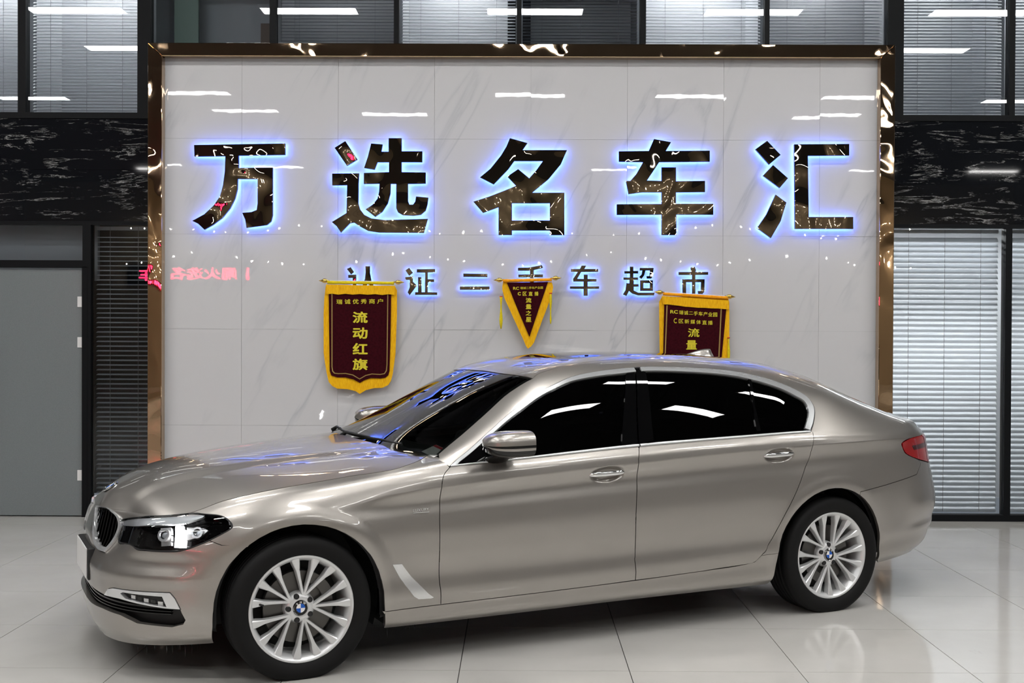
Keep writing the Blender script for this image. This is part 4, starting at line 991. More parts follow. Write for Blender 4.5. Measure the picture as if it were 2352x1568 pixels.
# quarter, pillars and roof rail as one pressed side frame
tl = T['tail']
tail_out = [tl[2], tl[1], tl[0], tl[8], tl[7], tl[6]]
rb = T['rbump']
ir = min(range(len(AR)), key=lambda i: abs(AR[i][0]-rb[0][0])+abs(AR[i][1]-rb[0][1])*.075)
ar_q = [p for p in AR[ir:] if p[1] > 3.0 or p[0] > 3]      # forward over the arch towards the sill
quarter = row(11., 2.990, 4.13, 50)+[(4.10, 9.5)]+SL(tail_out, 4)+rb[::-1]+ar_q+T['sill_rear']+gr[::-1][13:]
kq = lambda u, v: v > 10.99
gq = panel('L', quarter, inset=.0012, keep=kq, depth=.016, step=.0135)
dlo = SL(T['dlo_out'], 4); gt = SL(T['glass_top'], 4)
dlo_loop = [(.70, -.06)]+dlo+[(2.975, -.06)]
_gs = np.array(gt)*[1, SCV['C']]
def towards_glass(L, d):
    out = []
    for p in L:
        q = np.array(p)*[1, SCV['C']]; e = _gs[np.argmin(np.linalg.norm(_gs-q, axis=1))]-q; l = np.linalg.norm(e)
        out.append(tuple((q+e/l*min(d, l*.5))/[1, SCV['C']]))
    return out
dlo_c = towards_glass(dlo, .0058)
wsn = T['ws_near']
RSEAM = [(1.40, .535), (1.6, .56), (2.2, .585), (2.8, .60), (3.02, .60)]
RWIN = [(3.02, .60), (3.2, .60), (3.5, .595), (3.72, .58), (3.83, .56)]
side_c = [(.737, 0.)]+row(0., .74, 4.13, 120)+[(4.14, .18), (4.02, .33), (3.92, .45), (3.85, .54)]+RWIN[::-1]+RSEAM[::-1][1:]+SL(wsn, 3)+[(.703, .12)]
gq.join(panel('C', side_c, [dlo_loop], inset=.0012, keep=lambda u, v: v < .0005, depth=.014, step=.02))
frame_o = sides('side_frame', gq, M['paint'])
# roof, sunroof, rear window, boot
wst = T['ws']; wtop = [(1.357, .503)]+[(1.315, .65), (1.281, .811), (1.273, .99), (1.272, 1.)]
sun = [(1.62, .70), (1.60, .85), (1.595, 1.02), (2.62, 1.02), (2.62, .85), (2.60, .70)]
roof_p = SL(wtop, 3)+[(3.05, 1.), (3.04, .8), (3.02, .60)]+RSEAM[::-1][1:]
kc = lambda u, v: v > .9999
panel('C', roof_p, [sun], inset=.0012, keep=kc, depth=.014, step=.024).both().build('roof', M['paint'], car)
panel('C', [(a, min(b, 1.)) for a, b in sun], inset=.004, keep=kc, depth=.01, step=.03, off=-.001).both().build('sunroof', M['blackgloss'], car)
panel('C', [(3.05, 1.), (3.04, .8)]+RWIN+[(3.90, .8), (3.93, 1.)], inset=.004, keep=kc, depth=.006, step=.03, off=-.004).both().build('rear_window', M['shade'], car)
gt_ = panel('C', [(3.94, 1.), (3.91, .8), (3.85, .56), (3.92, .46), (4.02, .34), (4.14, .19), (4.18, 0.)]+row(0., 4.19, U1, 30)+row(1., U1, 3.95, 30), inset=.002, keep=lambda u, v: kc(u, v) or v < .0005, depth=.014, step=.025)
gt_.join(panel('L', row(11., 4.18, U1, 30)+row(7.1, U1, 4.3, 20)+[(4.3, 7.4), (4.52, 7.5), (4.52, 9.3), (4.15, 9.6)], inset=.002, keep=lambda u, v: v > 10.99 or u > U1-1e-4, depth=.014, step=.025))
gt_.both().build('boot_lid', M['paint'], car)
# rear bumper and tail lamps
rbp = AR[:ir+1][::-1]
rear_b = rb+[(3.863, 7.29), (4.032, 6.93), (4.29, 7.27), (4.3, 7.08)]+row(7.08, 4.35, U1, 20)+row(0., U1, AR[0][0], 40)+AR[1:ir+1]
panel('L', rear_b, inset=.0012, keep=lambda u, v: u > U1-1e-4, depth=.02, step=.02).both().build('rear_bumper', M['paint'], car)
tail_l = SL([tl[0], tl[1], tl[2]], 4)+[(4.3, 9.45), (4.52, 9.25), (4.52, 7.55), (4.3, 7.3)]+SL([tl[5], tl[6], tl[7], tl[8]], 4)
ta, tb = sides('tail_lamp', panel('L', tail_l, inset=.003, depth=.02, step=.012, off=.002), M['taillens'], label='red tail lamp lens')
uc = lambda a, b, k: (a[0]+(b[0]-a[0])*k, a[1]+(b[1]-a[1])*k)
bandp = [(3.80, 8.35), (3.98, 8.5), (4.3, 8.55), (4.3, 8.2), (3.98, 8.1), (3.82, 8.0)]
gb_ = panel('L', bandp, inset=0, depth=.003, step=.012, off=.0035)
gb_.build('dark_band', M['taildark'], ta); gb_.mirror().build('dark_band', M['taildark'], tb)
# windscreen
base = [(u-.035, t) for u, t in T['ws_base']]
ws_l = SL(wsn, 4)+[(.685, .30)]+SL(base, 3)[1:]+[(.455, 1.)]+row(1., .46, 1.272, 30)[1:]+SL(wtop, 3)[::-1]
panel('C', ws_l, inset=.003, keep=kc, depth=.004, step=.026, off=-.003).both().build('windscreen', M['screen'], car)
# black print around the screen and the cowl under the bonnet edge
cow = [(u-.06, t) for u, t in T['ws_base']]
fr_in = [(.74, .34)]+[(u+.012, t+.035) for u, t in wsn[::-1][1:]]
sides('windscreen_border', panel('C', SL(wsn, 4)+fr_in[:0]+SL([(u-.004, t+.045) for u, t in wsn[::-1]], 4), inset=0, depth=0, step=.02, off=-.0095), M['blackmatte'])
cowl = [(.60, .28)]+cow[1:]+[(.44, 1.), (.56, 1.)]+[(u+.03, t) for u, t in T['ws_base']][::-1]+[(.71, .28)]
panel('C', cowl, inset=0, keep=kc, depth=0, step=.03, off=-.028).both().build('cowl', M['blackmatte'], car)
# side glazing: chrome surround, panes, black pillars
wfr, gbu, wrf, wrr = SL(T['wf_rear'], 6), SL(T['gapB_up'], 6), SL(T['wr_front'], 6), SL(T['wr_rear'], 6)
k1 = [p for p in gt if p[0] < wfr[0][0]]; k2 = [p for p in gt if wrf[0][0] < p[0] < wrr[0][0]]; k3 = [p for p in gt if p[0] > wrr[0][0]+.02 or (p[0] > 2.8)]
p_fr = k1+wfr+row(.004, wfr[-1][0], .79, 20)
sf = sides('window', panel('C', p_fr, inset=.001, depth=.005, step=.03, off=-.005), M['shade'], doors['front_door'][0], doors['front_door'][1])
p_rr = wrf[::-1]+k2+wrr+row(.004, wrr[-1][0], wrf[-1][0], 20)
sides('window', panel('C', p_rr, inset=.001, depth=.005, step=.03, off=-.005), M['shade'], doors['rear_door'][0], doors['rear_door'][1])
wq = [(u+.022, t) for u, t in wrr]
p_q = wq[::-1]+[p for p in k3 if p[0] > wq[0][0]+.01 or p[0] > 2.9]+row(.004, 2.925, wq[-1][0], 10)
sides('quarter_window', panel('C', p_q, inset=.001, depth=.005, step=.03, off=-.005), M['shade'], doors['rear_door'][0], doors['rear_door'][1])
top_at = lambda u: float(np.interp(u, [p[0] for p in gt[:-14]], [p[1] for p in gt[:-14]]))
pil_a = wfr+[(u-.004, t) for u, t in gbu[::-1]]
sides('pillar_trim', panel('C', pil_a, inset=.0006, depth=.012, step=.03, off=.0005), M['blackgloss'], doors['front_door'][0], doors['front_door'][1])
pil_b = [(u+.004, t) for u, t in gbu]+wrf[::-1]
sides('pillar_trim', panel('C', pil_b, inset=.0006, depth=.012, step=.03, off=.0005), M['blackgloss'], doors['rear_door'][0], doors['rear_door'][1])
sides('window_divider', panel('C', wrr+wq[::-1], inset=.0008, depth=.012, step=.03, off=.001), M['blackgloss'], doors['rear_door'][0], doors['rear_door'][1])
sides('window_seal', panel('C', dlo+dlo_c[::-1], inset=-.0014, depth=.01, step=.012, off=-.0005), M['blackmatte'], frame_o[0], frame_o[1])
# chrome: split at the door gap
ci = [p for p in dlo_c if p[0] < gbu[0][0] and p[0] < 1.96]; ch = [p for p in gt if p[0] < 1.955]
bo = lambda L, d: [(u, t) for u, t in L]
sides('window_chrome', panel('C', ci+ch[::-1], inset=.0008, depth=.012, step=.014, off=.004), M['trimchrome'], doors['front_door'][0], doors['front_door'][1], 'polished chrome strip above the window')
ci2 = [p for p in dlo_c if p not in ci]; ch2 = [p for p in gt if p not in ch]
sides('window_chrome', panel('C', ci2+ch2[::-1], inset=.0008, depth=.012, step=.014, off=.004), M['trimchrome'], doors['rear_door'][0], doors['rear_door'][1], 'polished chrome strip above the window')
for a, b, dn in ((.742, 1.812, 'front_door'), (1.820, 2.972, 'rear_door')):
    gch = Geo(); L_ = []
    for i in range(41):
        u = a+(b-a)*i/40; p0, n0 = uvpos('L', u, 10.93); p1, n1 = uvpos('C', u, .006)
        m_ = (p0+p1)/2+(n0+n1).normalized()*.008
        L_.append((p0+n0*.001, p0+n0*.006, m_, p1+n1*.004, p1-n1*.006))
    V = [tuple(q) for r in L_ for q in r]; gch.add(V, [(i*5+j, i*5+j+1, i*5+j+6, i*5+j+5) for i in range(40) for j in range(4)])
    x0, x1 = sides('belt_chrome', gch, M['trimchrome'], doors[dn][0], doors[dn][1], 'polished chrome belt strip')
    for q in (x0, x1): q.data.shade_smooth()
# ------------------------------------------------------------------ lamps, grille, trim
ha, hb = sides('headlamp', panel('L', hl_s, inset=.003, depth=.004, step=.014, off=.0015), M['lens'], label='clear headlamp cover')
def sub(name, g, m, label=None):
    a = g.build(name, m, ha); b = g.mirror().build(name, m, hb)
    if label: a['label'] = label; b['label'] = label
sub('lamp_housing', panel('L', hl_s, inset=.0015, depth=0, step=.02, off=-.055).join(panel('L', hl_s, inset=.001, depth=.055, step=.03, off=0, faces=False)), M['blackgloss'])
sub('lamp_seal', ring('L', hl_s, [tuple(p/np.array([1, SCV['L']])) for p in offset_loop(prep('L', hl_s, .02), .0065)], .0022, .006, .012), M['blackmatte'])
sub('chrome_brow', panel('L', SL(T['brow'], 3, True), inset=.002, depth=.012, step=.012, off=-.004), M['alloy'], 'silver brow strip')
sub('light_bar', panel('L', T['hl_bar'], inset=.001, depth=.015, step=.012, off=-.020), M['bulb'], 'lit white lamp element')
sub('reflector', panel('L', T['hl_a'], inset=.001, depth=.02, step=.012, off=-.024), M['satin'])
sub('reflector', panel('L', T['hl_b'], inset=.001, depth=.02, step=.012, off=-.028), M['satin'])
for uu, vv, r in ((-.665, 7.55, .030), (-.500, 7.75, .026)):
    p, n = uvpos('L', uu, vv, -.016); q = n.to_track_quat('Y', 'Z').to_matrix().to_4x4(); q.translation = p
    for prof, m_ in (([(r*.62, -.002), (r*.66, .004), (r, .004), (r, -.02), (r*.6, -.02)], 'satin'), ([(0.0001, .007), (r*.3, .0062), (r*.52, .003), (r*.6, -.004)], 'lens')):
        gq_ = lathe(prof, 28); gq_.V = [tuple(q @ Vector(v)) for v in gq_.V]; sub('projector', gq_, M[m_])
# kidney grilles
k_in = [tuple(p/np.array([1, SCV['L']])) for p in offset_loop(prep('L', kd_l, .02), .021)]
gk = ring('L', kd_l, k_in, .010, .03, .012)
ka, kb = sides('kidney_grille', gk, M['trimchrome'], label='chrome kidney grille surround')
def subk(name, g, m):
    g.build(name, m, ka); g.mirror().build(name, m, kb)
subk('grille_back', panel('L', kd_l, inset=.004, depth=0, step=.03, off=-.035), M['blackmatte'])
ku = [p[0] for p in k_in]
for i in range(11):
    u = min(ku)+(max(ku)-min(ku))*(i+.6)/11.2
    vs_ = [v for v in np.linspace(4.5, 12, 160) if inside([(u, v*SCV['L'])], np.array(k_in)*[1, SCV['L']])[0]]
    if len(vs_) < 8: continue
    subk('grille_bar', panel('L', [(u-.0038, vs_[0]), (u+.0038, vs_[0]), (u+.0038, vs_[-1]), (u-.0038, vs_[-1])], inset=0, depth=.03, step=.05, off=-.004), M['blackgloss'])
# fog lamp trim and lower intake
fa, fb = sides('fog_lamp_trim', ring('L', fog, fogi, .007, .02, .012), M['trimchrome'], label='chrome frame round the fog lamp')
g_ = panel('L', fogi, inset=0, depth=.02, step=.02, off=-.012)
g_.build('fog_lamp', M['blackgloss'], fa); g_.mirror().build('fog_lamp', M['blackgloss'], fb)
for k in range(5):
    u = -.80+k*.036; v = 3.56-.045*k
    g_ = panel('L', [(u, v-.12), (u+.024, v-.13), (u+.024, v+.04), (u, v+.05)], inset=0, depth=.008, step=.02, off=-.005)
    g_.build('led_cell', M['lens' if k % 2 else 'satin'], fa); g_.mirror().build('led_cell', M['satin'], fb)
gi_ = panel('L', [(max(a, U0), b) for a, b in intake], inset=-.004, keep=lambda u, v: u < U0+1e-3, depth=0, step=.03, off=-.05)
gi_.both().build('lower_intake', M['blackmatte'], car)
for vv in (2.62, 2.86, 3.10):
    gs = panel('L', [(U0, vv-.035), (-.60, vv-.035), (-.60, vv+.035), (U0, vv+.035)], inset=0, keep=lambda u, v: u < U0+1e-3, depth=.02, step=.05, off=-.02)
    gs.both().build('intake_bar', M['blackgloss'], car)
# number plate on its black carrier
px_ = -.846
pl = Geo().join(box(px_-.012, -.225, .395, px_+.03, .225, .548)); bevel(pl.build('plate_carrier', M['blackmatte'], car), .006)
plate_o = bevel(box(px_-.019, -.205, .402, px_-.0125, .205, .545).build('number_plate', M['white'], car), .002); plate_o['label'] = 'white number plate seen almost edge-on'
# bonnet badge
bp, bn = hood(U0+.27, .55).reshape(3), None
def roundel(parent, P, n, r, up=Vector((0, 0, 1))):
    q = n.to_track_quat('Y', 'Z').to_matrix().to_4x4(); q.translation = P
    def put(name, g, m):
        g.V = [tuple(q @ Vector(v)) for v in g.V]; return g.build(name, m, parent)
    put('badge_ring', lathe([(r*.60, .0015), (r*.62, .003), (r*.95, .003), (r, .001), (r, -.004)], 40), M['blackgloss'])
    rim = lathe([(r*.93, .003), (r*.965, .0042), (r, .003), (r, -.002)], 40); put('badge_rim', rim, M['chrome'])
    for k in range(4):
        g = Geo(); V = [(0, .003, 0)]+[(r*.61*math.cos(a), .003, r*.61*math.sin(a)) for a in np.linspace(k*math.pi/2, (k+1)*math.pi/2, 9)]
        g.add(V, [(0, i+2, i+1) for i in range(8)]); put('badge_quarter', g, M['blueenamel' if k % 2 else 'whiteenamel'])
    for ch, a in (('B', 2.25), ('M', math.pi/2), ('W', .9)):
        V, F, sz = text_geo(ch, .02); s = r*.26/sz[1]; g = Geo(); ca, sa = math.cos(a-math.pi/2), math.sin(a-math.pi/2)
        g.add([(-((x*ca-y*sa)*s), .0034+.00005*ly, (x*sa+y*ca)*s) for x, y, ly in V], [tuple(reversed(f)) for f in F])
        g.V = [(x-r*.78*math.cos(a), y, z+r*.78*math.sin(a)) for x, y, z in g.V]; put('badge_letter', g, M['whiteenamel'])
pz = float(HZ(-.725)); sl = (float(HZ(-.715))-float(HZ(-.735)))/.02
bd = empty('bonnet_badge'); bd.parent = car
roundel(bd, Vector((-.728, 0, float(HZ(-.728))+.004)), Vector((-sl, 0, 1)).normalized(), .041)
# breather blade, trim lettering
sides('wing_vent', panel('L', T['vent'], inset=0, depth=.012, step=.012, off=.005), M['satin'], label='satin chrome breather blade')
b0, b1 = T['badge']; V, F, sz = text_geo('LUXURY', .02); P_, _n = uvpos('L', (b0[0]+b1[0])/2, (b0[1]+b1[1])/2+.03)
for sgn in (-1, 1):
    g = Geo(); w_ = .082; cz = P_.z+.004
    g.add([(P_.x+(x/sz[0]*w_)*(1 if sgn < 0 else -1), sgn*(abs(P_.y)+.004+.0001*ly), cz+y/sz[1]*.014+.002+(x/sz[0]*w_)*.035) for x, y, ly in V], [tuple(reversed(f)) if sgn < 0 and 0 else f for f in F])
    g.join(box(P_.x-w_/2, sgn*(abs(P_.y)+.004)-.004, cz-.012, P_.x+w_/2, sgn*(abs(P_.y)+.004), cz-.0085)); g.build('trim_badge', M['chrome'], car)['label'] = 'small chrome trim lettering'
# door handles
for (xc, zc, a, b), nm in zip(CUPS, ('front_door', 'rear_door')):
    u, v = side_uv(xc, zc, xc, 8.5)[0]; wc = low(u, v+0).reshape(3)[1]+.020
    n = 14; pts = []; rad = []
    g = Geo(); V = []
    for i in range(n+1):
        t = -1+2*i/n; x = xc+t*(a-.006); z = zc+.03*(x-xc)+.002; y = -(wc+.007*(1-t**4)-.006*t**4)
        hz = .0125*(1-.55*t**6)+.001; hy = .008
        for k in range(12):
            q = 2*math.pi*k/12; V.append((x, y+hy*math.cos(q)*1., z+hz*math.sin(q)))
    F = [(i*12+k, i*12+(k+1) % 12, (i+1)*12+(k+1) % 12, (i+1)*12+k) for i in range(n) for k in range(12)]+[tuple(range(12))[::-1], tuple(range(n*12, n*12+12))]
    g.add(V, F); h0, h1 = sides('door_handle', g, M['chrome'], doors[nm][0], doors[nm][1])
    for h in (h0, h1): h.data.shade_smooth()
    g = Geo(); V = []
    for i in range(n+1):
        t = -1+2*i/n; x = xc+t*(a-.012); z = zc+.03*(x-xc)+.004; y = -(wc+.0075*(1-t**4)-.006*t**4)-.0062
        V += [(x, y+.003, z-.0052), (x, y-.0022, z-.0038), (x, y-.0022, z+.0038), (x, y+.003, z+.0052)]
    g.add(V, [(i*4+k, i*4+k+1, i*4+k+5, i*4+k+4) for i in range(n) for k in range(3)])
    h0, h1 = sides('handle_chrome', g, M['chrome'], doors[nm][0], doors[nm][1], 'chrome inlay of the handle')
# mirrors
def mirror_shell(z0, z1, grow=0.):
    """housing lofted front to back; z0..z1 selects a band of the section angle"""
    xs = np.linspace(0, 1, 15); g = Geo(); V = []; n = 28
    for s in xs:
        k = (1-(1-s)**3.6)**.42 if s < 1 else 1.; k = max(k, .04)
        x = .872+.228*s
        hw, hh = .108*k*(1-.10*s*s)+grow, .066*k*(1-.04*s*s)+grow; yc, zc = .992+.012*s, 1.043+.004*s
        for i in range(n):
            a = z0+(z1-z0)*i/(n-1); c, s_ = math.cos(a), math.sin(a)
            V.append((x, -(yc+hw*np.sign(c)*abs(c)**.62), zc+hh*np.sign(s_)*abs(s_)**.70))
    F = [(i*n+k, (i+1)*n+k, (i+1)*n+k+1, i*n+k+1) for i in range(14) for k in range(n-1)]
    g.add(V, F); return g
cap = mirror_shell(-.28, math.pi+.28); cap_l = mirror_shell(math.pi+.28, 2*math.pi-.28)
ma, mb = sides('mirror_cap', cap, M['paint']); 
for q in (ma, mb): q.data.shade_smooth()
def subm(name, g, m, sm=True):
    for par, gg in ((ma, g), (mb, g.mirror())):
        o = gg.build(name, m, par)
        if sm: o.data.shade_smooth()
subm('mirror_underside', cap_l, M['blackgloss'])
sig = mirror_shell(-.06, .30, .0012); subm('turn_signal', Geo().join(mirror_shell(-.10, .0, .0016)), M['blackgloss'])
gb2 = Geo(); n = 24; V = [(1.095, -1.004, 1.047)]
for i in range(n):
    a = 2*math.pi*i/n; c, s_ = math.cos(a), math.sin(a); V.append((1.099, -(1.004+.097*np.sign(c)*abs(c)**.62), 1.047+.063*np.sign(s_)*abs(s_)**.7))
gb2.add(V, [(0, i+1, (i+1) % n+1) for i in range(n)]); subm('mirror_glass', gb2, M['chrome'], False)
gft = Geo()
for i, (x, y, z, rx, rz) in enumerate(((.985, -.845, .955, .07, .028), (.99, -.90, .965, .062, .022), (1.0, -.94, .985, .055, .020), (1.0, -.98, .997, .05, .02))):
    gft.V += [(x+rx*math.cos(a), y, z+rz*math.sin(a)) for a in np.linspace(0, 2*math.pi, 16, endpoint=False)]
gft.add(gft.V[:0], []); gft.F = [(i*16+k, i*16+(k+1) % 16, (i+1)*16+(k+1) % 16, (i+1)*16+k) for i in range(3) for k in range(16)]; gft.N = [None]*48; gft.M = [0]*48
subm('mirror_foot', gft, M['blackgloss'])
sail = [(.79, .01)]+[p for p in gt if .80 < p[0] < .95]+[(.95, .01)]
g_ = panel('C', sail, inset=0, depth=.004, step=.03, off=.0005); g_.build('mirror_sail', M['blackgloss'], ma); g_.mirror().build('mirror_sail', M['blackgloss'], mb)
# roof aerial fin
g = Geo(); V = []; n = 10; xs = np.linspace(0, 1, n)
for s in xs:
    x = 2.700+.215*s; zb_ = float(TZ(x))-.006; h = .052*(math.sin(min(1, s*1.12)*math.pi/2)**1.2)*(1 if s < .93 else (1-s)/.07*.85+.15)+.004; w_ = .034*(1-.1*abs(s-.5))*(.35+.65*min(1, s*2.2))
    for c, k in ((-1, 0), (-.92, .2), (-.5, .45), (-.2, .8), (0, 1), (.2, .8), (.5, .45), (.92, .2), (1, 0)): V.append((x, c*w_, zb_+h*k))
g.add(V, [(i*9+k, i*9+k+1, i*9+k+10, i*9+k+9) for i in range(n-1) for k in range(8)]+[tuple(range((n-1)*9, n*9))]); o = g.build('aerial_fin', M['paint'], car, True)
# wipers
for y0_, y1_ in ((.02, .62), (-.52, .08)):
    pts = []
    for k in range(9):
        t = k/8; y = y0_+(y1_-y0_)*t; x = .535+.16*(abs(y)/.72)**2.2; uu = x
        tt = 1.
        for _ in range(24):
            p = cabin(uu, tt).reshape(3)
            if p[1] < abs(y): tt -= .03
            else: break
        pts.append((x+.01, y, p[2]+.004))
    tube(pts, .006, 8).build('wiper_blade', M['blackmatte'], car, True)
    tube([(pts[-1][0]-.05, y1_, pts[-1][2]-.01), (pts[-1][0]-.03, y1_-.02, pts[-1][2]+.010), (pts[4][0], pts[4][1], pts[4][2]+.004)], [.014, .009, .004], 8).build('wiper_arm', M['blackmatte'], car, True)
# underbody, arches, cabin inside
ub = Geo().join(box(.43, -.80, .185, 2.66, .80, .22)).join(box(-.70, -.5, .19, .43, .5, .23)).join(box(2.66, -.5, .22, 4.05, .5, .26))
ub.build('underbody', M['blackmatte'], car)
for xc in (0., 3.09):
    gw = Geo(); V = []; n = 20
    for a in np.linspace(-.35, math.pi+.35, n):
        for y in (-.79, -.50): V.append((xc+.405*math.cos(a), y, .322+.405*math.sin(a)))
    gw.add(V, [(2*i, 2*i+1, 2*i+3, 2*i+2) for i in range(n-1)]); gw.add([(xc, -.50, .3)]+[V[2*i+1] for i in range(n)], [(0, i+1, i+2) for i in range(n-1)])
    sides('arch_liner', gw, M['blackmatte'])
cabin_floor = Geo().join(box(.5, -.70, .30, 3.2, .70, .33)).join(box(.42, -.68, .33, .50, .68, .80)).join(box(3.15, -.66, .33, 3.25, .66, .95)).join(box(3.2, -.60, .93, 3.75, .60, .95))
cabin_floor.build('cabin_floor', M['interior'], car)
dash = Geo(); pr = [(.60, .78), (.60, .955), (.72, .975), (.95, .962), (1.03, .90), (1.0, .72)]
dash.add([(x, y, z) for y in (-.68, .68) for x, z in pr], [tuple(range(6)), tuple(range(11, 5, -1))]+[(i, i+6, (i+1) % 6+6, (i+1) % 6) for i in range(6)]); bevel(dash.build('dashboard', M['interior'], car), .02, 3)
def seat(x, y, w, bench=False):
    s = empty('seat'); s.parent = car; s.location = (x, y, .33)
    bevel(box(0, -w/2, .02, .52, w/2, .20).build('cushion', M['interior'], s), .04, 3)
    bk = bevel(box(0, -w/2, 0, .13, w/2, .62).build('backrest', M['interior'], s), .04, 3); bk.location = (.46, 0, .12); bk.rotation_euler = (0, .32, 0)
    for q in ((0,) if not bench else (-.38, .38)):
        hd = bevel(box(0, -.13, 0, .09, .13, .19).build('headrest', M['interior'], s), .035, 3); hd.location = (.68, q, .72); hd.rotation_euler = (0, .22, 0)
seat(1.28, -.37, .50); seat(1.28, .37, .50); seat(2.42, 0, 1.26, True)
swh = lathe([(.185+.014*math.cos(a), .014*math.sin(a)) for a in np.linspace(0, 2*math.pi, 9)[:-1]], 36, 'x', True)
sw = swh.build('steering_wheel', M['interior'], car, True); sw.location = (1.10, -.37, .88); sw.rotation_euler = (0, -.38, 0)
o = box(-.02, -.17, -.02, .02, .17, .02).build('wheel_spoke', M['interior'], sw); tube([(0, 0, 0), (-.22, 0, 0)], .03, 12).build('steering_column', M['interior'], sw)
# ------------------------------------------------------------------ wheels
TR, RR, TW = .3335, .2455, .118
tprof = [(RR-.006, -.085), (RR+.004, -.099), (RR+.022, -.109), (RR+.045, -.1145), (.306, -.113), (.321, -.106), (.3295, -.096), (TR, -.080)]
tread = []
for y in (-.062, -.030, .002, .034, .066): tread += [(TR+.001, y-.013), (TR+.001, y+.011), (TR-.006, y+.012), (TR-.006, y+.018)]
tprof = tprof+tread+[(TR, .09), (.321, .106), (.29, .112), (RR, .09)]
tyre_g = lathe(tprof, 96)
tyre_g.V = [(x, y, max(z, -HUBZ+.0005)) for x, y, z in tyre_g.V]
tyre_me = tyre_g.mesh('tyre', M['rubber'], True)
rimp = [(RR-.030, .09), (RR-.036, .03), (RR-.030, -.05), (RR-.022, -.080), (RR-.010, -.094), (RR-.001, -.099), (RR+.002, -.095), (RR+.002, -.088)]
rim_me = lathe(rimp, 96).mesh('rim_barrel', M['alloy'], True)
def spoke_mesh(dphi):
    """one blade from its node near the hub to the rim; built for the node at angle 0"""
    r0 = Vector((.052, 0)); r1 = Vector((.232*math.cos(dphi), .232*math.sin(dphi))); g = Geo(); V = []
    st = ((0, .0066, -.066, .016), (.22, .0066, -.070, .022), (.50, .0075, -.076, .030), (.70, .0095, -.082, .034), (.86, .0155, -.087, .034), (1., .0200, -.090, .026))
    d = (r1-r0).normalized(); nrm = Vector((-d.y, d.x))
    for t, w, y, th in st:
        c = r0+(r1-r0)*t
        for k, yy in ((-1.0, y+.004), (-.72, y), (.72, y), (1.0, y+.004), (1.25, y+th), (-1.25, y+th)):
            p = c+nrm*w*k; V.append((p.x, yy, p.y))
    m = len(st); F = [(i*6+k, i*6+(k+1) % 6, (i+1)*6+(k+1) % 6, (i+1)*6+k) for i in range(m-1) for k in range(6)]+[tuple(range(6))[::-1], tuple(range((m-1)*6, m*6))]
    g.add(V, F); return g.mesh('spoke', M['alloy'])
spokes = [spoke_mesh(a) for a in (-.4189, 0, .4189)]
hub_me = lathe([(.036, -.068), (.044, -.070), (.060, -.066), (.072, -.050), (.078, -.02), (.075, .03)], 40).mesh('hub', M['alloy'], True)
disc_me = lathe([(.07, -.030), (.165, -.030), (.168, -.022), (.168, .0), (.07, .0)], 48).mesh('brake_disc', M['disc'])
back_me = lathe([(.0005, .055), (.21, .055)], 32).mesh('brake_backplate', M['blackmatte'])
lug_disc_me = lathe([(.0005, -.0695), (.0095, -.0695), (.0112, -.0715), (.0128, -.0700), (.0130, -.060)], 16).mesh('lug_shade_disc', M['blackmatte'])  # raised dark discs imitate the shade inside the lug recesses
cap_r = .034
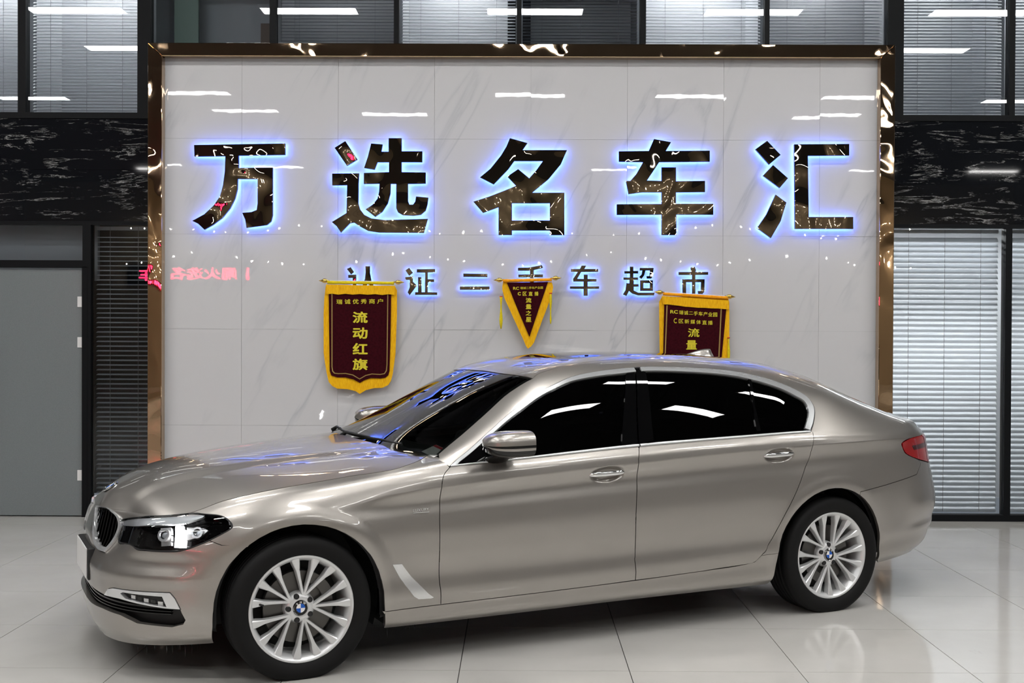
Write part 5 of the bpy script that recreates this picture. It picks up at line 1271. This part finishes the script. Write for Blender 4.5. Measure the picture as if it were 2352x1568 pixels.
def wheel(x, side, base, parent=car):
    w = empty('wheel'); w.parent = parent; w.location = (x, -.81*side, HUBZ)
    if side < 0: w.rotation_euler = (0, 0, math.pi)
    tyre_o = link('tyre', tyre_me, w); rim_o = link('rim', rim_me, w)
    for gk_ in range(5):
        a = base+gk_*2*math.pi/5
        for s_ in spokes:
            q = link('spoke', s_, w); q.rotation_euler = (0, -a, 0)
        q = link('lug_shade_disc', lug_disc_me, w); aa = a+math.pi/5; q.location = (.056*math.cos(aa), 0, .056*math.sin(aa))
    link('hub', hub_me, w); link('brake_disc', disc_me, w); link('brake_backplate', back_me, w)
    cg = Geo()
    for r_ in (.115, .165):
        for a in np.linspace(.35, 1.25, 9): cg.V += [(r_*math.cos(a)*1.02, -.052, r_*math.sin(a)*1.02), (r_*math.cos(a)*1.02, .02, r_*math.sin(a)*1.02)]
    F = [(2*i, 2*i+2, 2*i+20, 2*i+18) for i in range(8)]+[(18+2*i, 20+2*i, 21+2*i, 19+2*i) for i in range(8)]+[(0, 1, 3+2*0, 2)]
    cg.F = F; cg.N = [None]*len(F); cg.M = [0]*len(F); cal = cg.build('brake_caliper', M['disc'], w)
    if x > 1: cal.rotation_euler = (0, math.pi, 0)
    c = empty('hub_cap'); c.parent = w
    roundel(c, Vector((0, -.070, 0)), Vector((0, -1, 0)), cap_r)
    if side > 0:
        tube([(.197*math.cos(2.95), -.083, .197*math.sin(2.95)), (.184*math.cos(2.95), -.104, .184*math.sin(2.95))], .005, 8).build('valve', M['blackmatte'], w)
wheel(0., 1, .02); wheel(WB, 1, math.radians(54)); wheel(0., -1, .3); wheel(WB, -1, .9)
# ------------------------------------------------------------------ small things
# ice hanging from the bumper and sill
random.seed(3)
def icicle(x, y, z, l):
    g = tube([(0, 0, .004), (.001, 0, -l*.5), (0, .001, -l)], [.0028, .0020, .0004], 6); o = g.build('icicle', M['ice'], car, True); o.location = (x, y, z)
for k in range(11):
    u = -.86+.36*(k/10)+random.uniform(-.02, .02); P0, _n = uvpos('L', u, .0); icicle(P0.x+.01, P0.y+.012, P0.z-.002, random.uniform(.02, .06))
for x, l in ((.43, .05), (.52, .02), (.545, .025), (.57, .03)): icicle(x, -.855, .178, l)
for k in range(6): icicle(-.46+random.uniform(-.05, .05), -.62+random.uniform(-.03, .03), .165, random.uniform(.03, .07))
# paper slip behind the windscreen
pc, pn = uvpos('C', .725, .355, -.012)
sl_ = empty('paper_slip'); tag(sl_, 'white paper slip with a red heading at the foot of the windscreen', 'paper')
slw = car.matrix_world if False else Matrix.Translation((-1.380, 6.186, 0)) @ Matrix.Rotation(CAR_YAW, 4, 'Z')
wp = slw @ pc; wn = (slw.to_3x3() @ pn).normalized()
ex = (slw.to_3x3() @ Vector((.15, -1, 0))); ex = (ex-wn*ex.dot(wn)).normalized(); ey = wn.cross(ex)
sl_.matrix_world = Matrix(((ex.x, ey.x, wn.x, wp.x), (ex.y, ey.y, wn.y, wp.y), (ex.z, ey.z, wn.z, wp.z), (0, 0, 0, 1)))
box(-.055, -.045, 0, .055, .045, .0008).build('slip_paper', M['paper'], sl_); box(-.055, .026, .0008, .055, .043, .0014).build('red_heading', M['redprint'], sl_)
